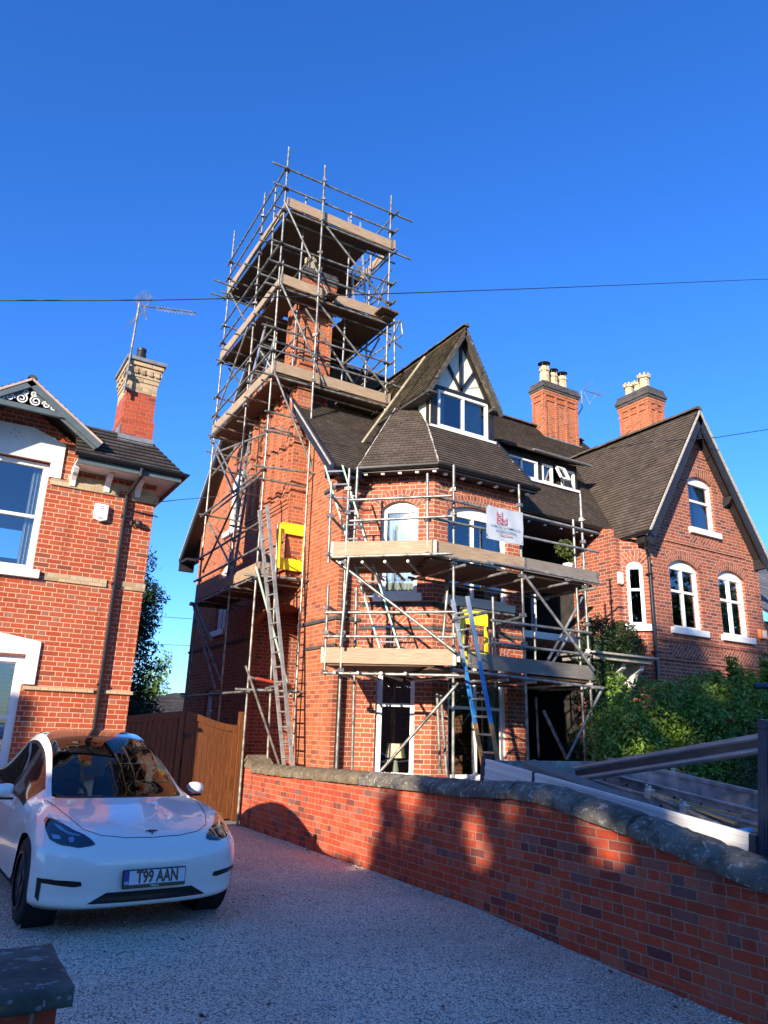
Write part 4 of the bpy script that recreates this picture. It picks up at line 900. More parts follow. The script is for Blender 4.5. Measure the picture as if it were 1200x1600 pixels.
# timber gate
GY=13.4
gxs=[at(px,1200,Y=GY).x for px in (197,279,283,366,376)]
gt=thing('timber_gate','tall orange brown timber double gate between the two houses','gate',(gxs[1],GY,0))
gtop=[at(197,1117,Y=GY).z,at(280,1110,Y=GY).z,at(366,1133,Y=GY).z,at(373,1112,Y=GY).z]
def gz_(x):
    if x<gxs[1]+.02: return gtop[0]+(gtop[1]-gtop[0])*(x-gxs[0])/(gxs[1]-gxs[0])
    q=max(0,min(1,(x-gxs[2])/(gxs[3]-gxs[2]))); return gtop[1]+(gtop[2]-gtop[1])*math.sin(q*PI/2)**1.3
for lf,(a,b) in enumerate(((2.76,gxs[1]),(gxs[2],gxs[3]))):
    mb=MB(); n=int((b-a)/.085); wd=(b-a)/n
    for i in range(n):
        x0,x1=a+i*wd+.0025,a+(i+1)*wd-.0025; mb.prism([(x0,GY,.05),(x1,GY,.05),(x1,GY,gz_(x1)-.03),(x0,GY,gz_(x0)-.03)],(0,.03,0))
    lo=mb.build('gate_leaf',GATEW,gt,bevel=.004)
    mb=MB()
    for i in range(n):
        x0,x1=a+i*wd,a+(i+1)*wd; mb.prism([(x0,GY-.025,gz_(x0)-.12),(x1,GY-.025,gz_(x1)-.12),(x1,GY-.025,gz_(x1)),(x0,GY-.025,gz_(x0))],(0,.06,0))
    mb.box((a-.005,GY-.03,.03),(a+.09,GY+.03,gz_(a)-.02)); mb.box((b-.09,GY-.03,.03),(b,GY+.03,gz_(b)-.03)); mb.box((a+.09,GY-.025,.03),(b-.09,GY,.15)); mb.build('frame_rail',GATEW,lo,bevel=.004)
mb=MB(); mb.box((gxs[3]+.005,GY-.06,0),(gxs[4],GY+.05,gtop[3])); mb.build('gate_post',GATEW,gt,bevel=.008)
mb=MB(); mb.box((gxs[2],GY-.06,1.38),(gxs[2]+.09,GY-.02,1.46)); mb.build('latch',BLACK,gt)
# ================================================================ SCAFFOLDING
def pole(mb,a,b,r=.0228): mb.tube(a,b,r,8)
def part_pole(par,name,a,b,mat=None,r=.0228):
    mb=MB(); pole(mb,a,b,r); return mb.build(name,mat or STEEL,par,smooth=60)
def coup(par,p,ax=None):
    mb=MB(); p=Vector(p); a=random.uniform(0,PI); d=Vector((math.cos(a),math.sin(a),0)); mb.obox(p,d,Z.cross(d),Z,.042,.036,.03); mb.obox(p+d*.05,d,Z.cross(d),Z,.018,.012,.022); mb.tube(p-Z.cross(d)*.06,p+Z.cross(d)*.05,.009,5)
    return mb.build('coupler',COUP,par,bevel=0)
def board(par,name,a,b,up,w=.225,th=.038,mat=None):
    mb=MB(); a,b=Vector(a),Vector(b); d=(b-a).normalized(); up=Vector(up).normalized(); s=d.cross(up); 
    mb.obox((a+b)/2,d,up,s,(b-a).length/2,w/2,th/2)
    c=(a+b)/2; L=(b-a).length
    # uv along the board
    for i,f in enumerate(mb.f):
        off=random.random()*9
        mb.uv[i]=[((mb.v[v]-c).dot(d)+off,(mb.v[v]-c).dot(up)+(mb.v[v]-c).dot(s)) for v in f]
    o=mb.build(name,mat or BOARD,par)
    if name=='toe_board':
        m2=MB()
        for e in (a+d*.03,b-d*.03): m2.obox(e,d,up,s,.02,w/2+.003,th/2+.003)
        m2.build('end_band',COUP,o)
    return o
ts=thing('scaffold_tower','tall tube scaffold tower with four boarded lifts round the side chimney','scaffold',(6.0,14.4,0))
TX0,TX1,TY0,TY1=4.80,7.33,12.5,16.3
# standards follow the slight lean they have in the photograph
st={}
def stand(key,pts): st[key]=pts; part_pole(ts,'standard',pts[0],pts[1])
stand('A',(Vector((4.80,12.60,0)),Vector((4.67,12.56,13.95))))
stand('B',(Vector((4.80,14.05,0)),Vector((4.80,14.27,14.0))))
stand('C',(Vector((4.80,16.18,0)),Vector((4.80,16.47,14.35))))
stand('D',(Vector((5.50,12.06,0)),Vector((5.50,12.40,13.75))))
stand('E',(Vector((7.34,12.5,7.9)),Vector((7.31,12.5,13.85))))
stand('F',(Vector((5.65,16.35,7.9)),Vector((5.65,16.35,13.6))))
stand('G',(Vector((7.36,16.3,8.6)),Vector((7.36,16.3,13.7))))
stand('H',(Vector((7.36,14.5,8.2)),Vector((7.36,14.5,13.5))))
part_pole(ts,'standard',(4.75,13.3,11.6),(4.73,13.35,13.6))
def sp(k,z):
    a,b=st[k]; return a+(b-a)*((z-a.z)/(b.z-a.z))
lifts=[12.33,10.42,8.40]
for li,z in enumerate(lifts):
    for hz,nm in ((z-.06,'ledger'),(z+.50,'guard_rail'),(z+1.0,'guard_rail')):
        a,b=sp('A',hz),sp('E',hz) if hz<13.8 else sp('A',hz)
        o=.05
        part_pole(ts,nm,a+Vector((-.28-.1*random.random(),-o,.0)),b+Vector((.12+.45*(random.random()>.6),-o,0)))
        a,b=sp('A',hz),sp('C',hz); part_pole(ts,nm,a+Vector((-o,-.12,0)),b+Vector((-o,.18,0)))
        part_pole(ts,nm,Vector((4.7,16.35+o,hz)),Vector((7.6,16.35+o,hz))); part_pole(ts,nm,Vector((7.36+o,12.3,hz)),Vector((7.36+o,16.7,hz)))
        for k in 'ABCD': coup(ts,sp(k,hz))
        if hz>z or li: coup(ts,sp('E',max(hz,8.1)))
    for y in (12.75,13.7,14.75,15.6,16.2): 
        if li==2 and y==14.75: pass
        part_pole(ts,'transom',(4.62-.1*random.random(),y,z-.10),(7.5+.12*random.random(),y,z-.10))
    hx0,hx1,hy0,hy1=5.35,6.28,12.86,13.75
    nb=11
    for i in range(nb):
        x=4.93+i*.228
        segs=[(12.48,16.38)]
        if hx0-.1<x<hx1+.1 and li>0: segs=[(12.48,hy0),(hy1,16.38)]
        if x>6.95 and li==0: segs=[(12.48,12.72),(13.9,16.38)]
        if li==1 and x>7.0: segs=[(12.3,16.38)]
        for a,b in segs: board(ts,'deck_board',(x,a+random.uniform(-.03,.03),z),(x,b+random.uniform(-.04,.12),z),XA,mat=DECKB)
    yb=TY0-.03
    board(ts,'toe_board',(4.70,yb,z+.13),(7.36,yb,z+.13),Z) if li!=1 else None
    if li==1: board(ts,'toe_board',(4.70,yb,z+.13),(5.75,yb,z+.12),Z); board(ts,'toe_board',(5.95,yb-.01,z+.11),(7.2,yb-.01,z+.14),Z)
    board(ts,'toe_board',(4.74,12.45,z+.13),(4.77,16.45,z+.13),Z); board(ts,'toe_board',(4.75,16.42,z+.13),(7.4,16.42,z+.13),Z); board(ts,'toe_board',(7.39,12.4,z+.13),(7.39,16.4,z+.13),Z,mat=BOARD)
for (x,y,z0,z1) in ((5.28,12.9,8.3,13.2),(5.28,14.0,7.6,12.2),(6.45,12.9,8.4,13.3),(6.45,14.1,8.9,12.6),(6.1,16.2,9.2,13.4),(5.2,15.4,4.2,9.6),(7.3,13.4,8.3,13.2)): part_pole(ts,'standard',(x,y,z0),(x+.04,y+.03,z1),STEELD)
for (a,b) in (((4.7,13.9,11.5),(7.6,13.9,11.5)),((4.7,12.85,9.3),(7.5,12.85,9.3)),((5.3,12.3,11.2),(5.3,16.6,11.2)),((6.4,12.3,9.2),(6.4,16.6,9.2)),((5.3,12.3,9.55),(5.3,16.6,9.55)),((4.7,15.0,9.6),(7.6,15.0,9.6)),((5.4,12.7,10.2),(6.9,12.7,8.5)),((6.9,16.4,12.1),(5.2,16.4,10.5)),((7.42,13.0,10.3),(7.42,16.0,8.5)),((5.0,16.42,10.3),(6.8,16.42,8.5)),((4.8,16.4,7.9),(4.85,12.6,7.2)),((4.7,14.2,5.6),(5.6,14.2,5.6)),((4.7,12.7,7.3),(5.6,12.7,7.3)),((4.7,16.0,7.4),(5.6,16.0,7.4)),((4.72,14.2,6.3),(4.72,16.3,8.2)),((4.72,14.2,2.3),(4.72,16.2,4.1))): part_pole(ts,'ledger' if abs(a[2]-b[2])<.2 else 'brace',a,b,STEELD if random.random()<.5 else STEEL)
# odd board ends on the middle lift
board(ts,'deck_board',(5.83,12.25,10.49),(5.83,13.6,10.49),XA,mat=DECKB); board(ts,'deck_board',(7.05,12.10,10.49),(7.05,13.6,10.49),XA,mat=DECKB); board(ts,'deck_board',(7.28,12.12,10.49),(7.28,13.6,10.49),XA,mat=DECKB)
board(ts,'deck_board',(7.2,16.5,9.3),(9.3,16.5,9.3),Z,mat=BOARDG)
# lower lift on the left side only
z=4.28
for y in (12.66,13.5,14.6,15.6,16.2): part_pole(ts,'transom',(4.6,y,z-.09),(5.75,y,z-.09))
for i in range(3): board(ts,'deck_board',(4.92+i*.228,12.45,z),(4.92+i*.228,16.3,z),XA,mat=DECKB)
board(ts,'deck_board',(5.60,12.4,z),(5.60,12.6,z),XA)
board(ts,'toe_board',(4.75,12.5,z+.13),(4.77,16.3,z+.13),Z)
board(ts,'toe_board',(4.74,12.46,z+.13),(4.98,12.46,z+.13),Z)
for hz,nm in ((z-.05,'ledger'),(z+.5,'guard_rail'),(z+1.0,'guard_rail'),(6.35,'ledger'),(2.2,'ledger')):
    part_pole(ts,nm,sp('A',hz)+Vector((-.05,-.2,0)),sp('C',hz)+Vector((-.05,.25,0)))
    if hz>6 or hz<3 or hz<4.3: part_pole(ts,nm,sp('A',hz)+Vector((-.25,-.05,.03)),sp('D',hz)+Vector((.35,-.05,.03)))
    for k in 'ABC': coup(ts,sp(k,hz))
for hz in (7.55,7.15,6.15): part_pole(ts,'ledger',sp('A',hz)+Vector((-.1,-.05,0)),Vector((6.0 if hz<7.2 else 7.25,12.45,hz)))
for hz in (2.2,4.2,6.3,7.9): part_pole(ts,'transom',sp('C',hz)+Vector((-.15,.05,.05)),sp('C',hz)+Vector((.85,.05,.05))); part_pole(ts,'transom',sp('B',hz)+Vector((-.15,.05,.05)),sp('B',hz)+Vector((.5,.05,.05)))
part_pole(ts,'transom',(4.2,15.9,11.9),(5.6,15.9,11.9)); part_pole(ts,'ledger',at(335,437,Y=15.9),at(372,452,Y=15.9))
# short inner standard by the wall, light coloured, with a red painted tube
part_pole(ts,'standard',(5.18,12.4,.9),(5.05,12.45,5.3)); 
part_pole(ts,'ledger',at(400,1060,Y=12.3),at(455,1072,Y=12.3),plain('red_painted_tube',(.5,.06,.03),.5,bump=0),r=.026)
part_pole(ts,'ledger',at(390,1058,Y=12.35),at(500,1088,Y=12.35)); part_pole(ts,'ledger',at(415,1076,Y=12.2),at(452,1066,Y=12.2))
BRF=[((444,313),(512,460)),((510,354),(608,481)),((438,440),(506,598)),((492,466),(606,612)),((429,580),(492,742))]
for (a,b) in BRF: part_pole(ts,'brace',at(*a,Y=12.40),at(*b,Y=12.40))
BRL=[((389,507),(333,662)),((360,458),(383,501)),((335,687),(376,770)),((371.6,774),(317,894)),((326,816),(364,891)),((302,946),(344,1062)),((306,944),(331,1000)),((409,742),(332,801)),((377,692),(331,743))]
for (a,b) in BRL: part_pole(ts,'brace',at(*a,X=4.72),at(*b,X=4.72))
part_pole(ts,'brace',at(384,1040,Y=12.35),at(437,1197,Y=12.35)); part_pole(ts,'brace',at(400,885,Y=12.4),at(455,1090,Y=12.4),plain('pale_green_paint',(.42,.58,.46),.5,bump=0))
for a,b in (((602,440),(578,520)),((625,500),(600,560)),((560,600),(598,560)),((612,420),(570,480))): part_pole(ts,'brace',at(*a,X=7.45),at(*b,X=7.45))
# far outrigger behind the roof
for p,q in (((616,500),(617,590)),((627,505),(629,522)),((575,560),(630,522)),((590,515),(630,545)),((600,500),(629,505)),((565,530),(612,515))): part_pole(ts,'standard' if p[0]>610 and q[1]>560 else 'guard_rail',at(*p,Y=17.2),at(*q,Y=17.2),r=.03)
# ---- bay scaffold
bs=thing('bay_scaffold','two lift tube scaffold wrapped round the bay window with a banner hung on it','scaffold',(7.2,9.3,0))
nD=Vector((-.7071,-.7071,0)); PC=Vector((6.07,8.8,0)); CH=lambda x,y:at(x,y,n=tuple(nD),p=tuple(PC))
P1=(Vector((6.49,8.8,0)),Vector((6.47,8.8,5.69))); P2=(Vector((7.90,8.8,0)),Vector((7.82,8.8,5.64))); P3=(Vector((9.29,8.8,0)),Vector((9.25,8.8,5.76)))
P4=(Vector((5.13,9.74,0)),Vector((5.11,9.76,5.62))); P5a=(CH(512,1055),CH(513,915)); P5b=(CH(513,880),CH(518,754)); P6=(CH(668,858),CH(668,740))
for p in (P1,P2,P3,P4,P5b,P6): part_pole(bs,'standard',*p)
part_pole(bs,'standard',CH(507,1056),CH(513,915)); part_pole(bs,'standard',(9.2,8.9,0),(9.17,8.92,5.3))
inner=[((557,918),(550,1205),9.9),((683,1084),(688,1208),9.4),((689,1086),(698,1210),9.4),((834.7,959),(837,1045),10.1),((837,1089),(842,1184),10.1),((704,870),(692,1000),9.5),((770,933),(774,1074),9.0),((697,880),(697,950),9.6),((766,990),(768,1060),9.1),((559,730),(553,850),10.2)]
for a,b,y in inner: part_pole(bs,'standard',at(*a,Y=y),at(*b,Y=y))
zU,zL=4.13,2.50
def chl(x0,x1,z0,nm,y0,y1): part_pole(bs,nm,CH(x0,y0)+nD*.05,CH(x1,y1)+nD*.05)
chl(548,707,0,'guard_rail',783,776); chl(548,708,0,'guard_rail',815.5,808); chl(519,708,0,'ledger',872,866)
chl(510,712,0,'guard_rail',958,957); chl(508,710,0,'guard_rail',995,996); chl(507,718,0,'ledger',1052,1056)
part_pole(bs,'guard_rail',CH(517,773),CH(517,773)+Vector((.55,.45,-.12))); part_pole(bs,'guard_rail',CH(515.5,805),CH(515.5,805)+Vector((.6,.5,-.12)))
part_pole(bs,'guard_rail',CH(511,947),CH(511,947)+Vector((.6,.5,-.05))); part_pole(bs,'guard_rail',CH(509,985),CH(509,985)+Vector((.6,.5,-.05)))
yr=8.745
for a,b,nm in (((678,776),(760,794),'guard_rail'),((676,810),(760,827),'guard_rail'),((812,803),(934,833),'guard_rail'),((812,837),(936,863),'guard_rail'),((760,877),(936,911),'ledger'),((672,866),(770,882),'ledger'),((768,969),(924,989),'guard_rail'),((768,1004),(924,1024),'guard_rail'),((705,1046),(944,1075),'ledger')):
    part_pole(bs,nm,at(*a,Y=yr),at(*b,Y=yr),STEEL if a[0]<700 else STEELD)
part_pole(bs,'guard_rail',at(720,950,Y=9.3),at(803,962,Y=9.3)); part_pole(bs,'guard_rail',at(775,975,Y=9.0),at(822,962,Y=9.0)); part_pole(bs,'guard_rail',at(708,968,Y=8.5),at(760,957,Y=8.5))
for a,b in (((529,879),(713,1020)),((718,1068),(598,1204))): part_pole(bs,'brace',CH(*a)+nD*.11,CH(*b)+nD*.11)
for a,b,y in (((820,900),(928,1047),8.65),((914,926),(849,1045),9.0),((893,985),(858,1045),9.4),((849,1110),(886,1186),8.9),((941,1076),(886,1186),8.65),((545,870),(532,1010),9.6)): part_pole(bs,'brace',at(*a,Y=y),at(*b,Y=y),STEELD if a[0]>700 else STEEL)
# transoms with ends sticking out under both decks
for z_,off in ((zU-.05,0),(zL-.05,0)):
    for s in (.25,.6,.95,1.3): 
        p=PC+dC*(-1.62+s); part_pole(bs,'transom',Vector((p.x,p.y,z_-.05))+nD*.22,Vector((p.x,p.y,z_-.05))-nD*1.15,STEELD)
    for x in (6.5,7.3,7.85,8.6,9.25): part_pole(bs,'transom',(x,8.55,z_-.05),(x,10.0,z_-.05),STEELD)
for i in range(5):
    for z_ in (zU,zL):
        y=8.93+i*.228; xa=PC.x+.05+(y-8.8)*.42
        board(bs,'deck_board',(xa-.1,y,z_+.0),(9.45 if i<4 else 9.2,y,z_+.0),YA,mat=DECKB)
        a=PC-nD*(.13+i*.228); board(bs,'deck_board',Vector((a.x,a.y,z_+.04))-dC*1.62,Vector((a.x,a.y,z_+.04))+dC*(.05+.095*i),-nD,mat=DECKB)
    
part_pole(bs,'ledger',(6.4,9.95,zU-.08),(9.5,9.95,zU-.08)); part_pole(bs,'ledger',(6.4,9.95,zL-.08),(9.5,9.95,zL-.08))
for z_,l in ((zU,0),(zL,1)):
    a=PC+nD*.0; board(bs,'toe_board',Vector((a.x,a.y,z_+.17))-dC*(1.60 if not l else 1.66),Vector((a.x,a.y,z_+.15))+dC*(.08 if not l else .38),Z)
    board(bs,'toe_board',((6.05 if not l else 6.75),8.79,z_+.16),(9.52 if not l else 9.35,8.79,z_+.14),Z,mat=BOARDG if l else BOARD)
board(bs,'toe_board',(7.85,8.765,zU+.14),(9.55,8.765,zU+.13),Z,mat=BOARDG)  # shade at the right end is put in as the grey board
for P_ in (P1,P2,P3,P4):
    for z_ in (zU-.05,zU+.75,zU+1.15,zL-.05,zL+.5,zL+.95): coup(bs,P_[0]+(P_[1]-P_[0])*(z_/P_[1].z))
for (x,y) in ((668,779),(668,812),(668,866),(517,775),(516,806),(514,866),(511,950),(509,988),(507,1050)): coup(bs,CH(x,y))
# ---- banner
def textmb(s,size,bold=0,sx=1.0):
    c=bpy.data.curves.new('t','FONT'); c.body=s; c.size=size; c.offset=bold; c.align_x='CENTER'; c.align_y='CENTER'; c.resolution_u=3
    o=bpy.data.objects.new('t',c); COL.objects.link(o); dg=bpy.context.evaluated_depsgraph_get(); me=bpy.data.meshes.new_from_object(o.evaluated_get(dg))
    v=[(p.co.x*sx,p.co.y) for p in me.vertices]; f=[list(p.vertices) for p in me.polygons]; bpy.data.objects.remove(o); bpy.data.curves.remove(c); bpy.data.meshes.remove(me); return v,f
def text_on(mb,s,size,c,t,u,bold=0,sx=1.0):
    v,f=textmb(s,size,bold,sx); c=Vector(c); P=[c+t*a+u*b for a,b in v]
    for q in f: mb.face([P[i] for i in q],[(0,0)]*len(q))
bn=thing('banner','white banner with red scaffold emblem tied to the upper rails of the bay scaffold','banner',(7.42,8.7,4.86))
BY=8.70; bx0,bx1,bz0,bz1=7.04,7.80,4.57,5.12
mb=MB(); N=16
for i in range(N):
    for k in range(8):
        f=lambda i,k:Vector((bx0+(bx1-bx0)*i/N,BY+.005*math.sin(i*.9+k*.5)+.004*math.sin(k*1.3),bz0+(bz1-bz0)*k/8-.01*math.sin(i/N*PI)))
        mb.face([f(i,k),f(i+1,k),f(i+1,k+1),f(i,k+1)])
mb.build('sheet',plain('banner_vinyl',(.42,.45,.49),.45,var=.04,bump=.02),bn,smooth='all')
RED=plain('red_print',(.45,.03,.05),.5,bump=0); BLU=plain('blue_print',(.12,.22,.33),.5,bump=0)
mb=MB(); yy=BY-.022; L_=lambda a,b,w_=.010:mb.bar((a[0],yy,a[1]),(b[0],yy,b[1]),.002,w_,Vector((-(b[1]-a[1]),0,b[0]-a[0])))
ex,ez=7.24,4.845
for x,h in ((0,.21),(.105,.21),(.20,.12)): L_((ex+x,ez),(ex+x,ez+h))
L_((ex-.005,ez),(ex+.205,ez)); L_((ex,ez+.075),(ex+.2,ez+.075)); L_((ex,ez+.15),(ex+.105,ez+.15))
for a,b in (((0,.075),(.105,0)),((0,.15),(.105,.075)),((.105,.075),(.2,0))): L_((ex+a[0],ez+a[1]),(ex+b[0],ez+b[1]))
mb.build('emblem',RED,bn)
mb=MB(); text_on(mb,'DOMESTIC & COMMERCIAL',.050,(7.42,BY-.022,4.79),XA,Z,.0004,1.0); text_on(mb,'SCAFFOLDING',.056,(7.42,BY-.022,4.725),XA,Z,.0006,1.15); mb.build('lettering',BLU,bn,merge=False)
mb=MB()
for i in range(11): mb.box((7.29+i*.025,BY-.023,4.655),(7.306+i*.025,BY-.021,4.67))
mb.build('phone_line',RED,bn)
for zc in (5.09,4.60):
    mb=MB(); mb.tube((bx0+.03,BY,zc),(bx0-.05,BY-.04,zc+.04),.006,5); mb.tube((bx1-.03,BY,zc),(bx1+.05,BY+.05,zc+.02),.006,5); mb.build('tie',BLACK,bn)
# ---- ladders
def ladder(name,label,a,b,side,wd=.36,mat=ALU,rm=None,group='ladders on the scaffolding',segs=None,rung=.25,r=(.028,.065)):
    a,b=Vector(a),Vector(b); side=Vector(side).normalized(); th_=thing(name,label,'ladder',tuple(a),0,group); d=(b-a).normalized(); nrm=d.cross(side)
    for s in (-.5,.5):
        if segs:
            for (f0,f1,mm) in segs:
                mb=MB(); p=a+(b-a)*f0+side*wd*s; q=a+(b-a)*f1+side*wd*s; mb.obox((p+q)/2,d,side,nrm,(q-p).length/2,r[0]/2,r[1]/2); mb.build('stile',mm,th_,bevel=.004)
        else: mb=MB(); mb.obox((a+b)/2+side*wd*s,d,side,nrm,(b-a).length/2,r[0]/2,r[1]/2); mb.build('stile',mat,th_,bevel=.004)
    L=(b-a).length; n=int(L/rung)
    for i in range(n): 
        p=a+d*(.15+i*rung)
        if (p-a).length<L: mb=MB(); mb.tube(p-side*wd/2,p+side*wd/2,.015,8); mb.build('rung',rm or mat,th_)
    return th_
BLUEP=plain('blue_tape',(.03,.22,.55),.5,bump=0,var=.1); ORW=plain('worn_orange_wood',(.45,.24,.08),.7,var=.3)
ladder('ladder','long aluminium ladder rising from the ground to the lower tower deck',(5.50,11.82,0),(4.52,11.90,5.38),(0,1,0),.36,mat=plain('dull_aluminium',(.34,.34,.32),.45,metal=.4,var=.25))
ladder('ladder','ladder with blue taped stiles and orange wooden feet in front of the wide bay window',(7.22,8.52,.0),(6.43,8.58,3.53),(0,1,0),.36,segs=[(0,.50,ORW),(.50,.74,BLUEP),(.74,1.0,ALU)])
ladder('ladder','pale green ladder standing on the lower bay deck and leaning up to the eaves',(5.95,9.55,2.54),(5.12,10.35,5.85),(.75,-.65,0),.30,mat=plain('pale_green_aluminium',(.34,.66,.46),.45,var=.25),rm=ALU)
ladder('ladder','aluminium ladder inside the top of the tower rising above its right side',(7.05,13.2,10.5),(7.22,14.2,14.25),(1,.0,0),.34)
ladder('ladder','ladder inside the tower climbing to the middle deck',(5.10,14.9,8.45),(5.2,13.6,11.3),(1,.2,0),.30)
ladder('ladder','short ladder between the lower side windows and the lowest full deck of the tower',(5.25,15.6,4.3),(5.35,14.9,9.2),(0,1,0),.36,mat=STEELD)
# ---- yellow ladder gates
def lgate(label,c,t,n,w_,h,group):
    c=Vector(c);t=Vector(t);n=Vector(n); th_=thing('ladder_gate',label,'safety gate',tuple(c),0,group)
    out=[]; r=.07
    for (sx,sz,a0) in ((1,-1,-90),(1,1,0),(-1,1,90),(-1,-1,180)):
        for k in range(5): a=R(a0+k*22.5); out.append((sx*(w_/2-r)+r*math.cos(a),sz*(h/2-r)+r*math.sin(a)))
    inn=[(-w_/2+.055,-h/2+.22),(w_/2-.055,-h/2+.22),(w_/2-.055,h/2-.22),(-w_/2+.055,h/2-.22)]
    mb=MB()
    for off in (0,.03): wall_into(mb,c-n*off,t,n if off==0 else -n,out,[inn],reveal=False)
    for lp in (out,inn):
        for i in range(len(lp)): a,b=lp[i],lp[(i+1)%len(lp)]; mb.face([c+t*a[0]+Z*a[1],c+t*b[0]+Z*b[1],c+t*b[0]+Z*b[1]-n*.03,c+t*a[0]+Z*a[1]-n*.03])
    mb.build('panel',YEL,th_,merge='keep')
    for s in (-.25,.2):
        mb=MB(); p=c+t*(w_/2-.01)+Z*(s*h); mb.tube(p-Z*.03,p+Z*.03,.018,8); mb.build('hinge',COUP,th_)
lgate('yellow plastic ladder gate on the lower tower deck above the long ladder',(5.42,12.55,4.93),(1,0,0),(0,-1,0),.56,.92,'yellow ladder gates')
lgate('yellow plastic ladder gate on the lower bay deck behind the blue taped ladder',(7.02,8.98,3.02),(1,0,0),(0,-1,0),.52,.86,'yellow ladder gates')
bk=thing('bucket','yellow bucket standing on the left end of the lower bay deck','bucket',tuple(CH(548,1024)+Vector((.25,.25,.02))))
c=Vector(bk.location); mb=MB(); mb.lathe((c.x,c.y,zL+.06),[(.085,0),(.105,.24),(.112,.24),(.112,.26),(.1,.26),(.095,.06)],24); mb.build('pail',YEL,bk,smooth=40); mb=MB(); mb.path([c+Vector((.108*math.cos(a),.108*math.sin(a)*.3-.09,.30+.0)) for a in [PI*k/8 for k in range(9)]],.004,5); mb.build('handle',STEEL,bk)
ORG
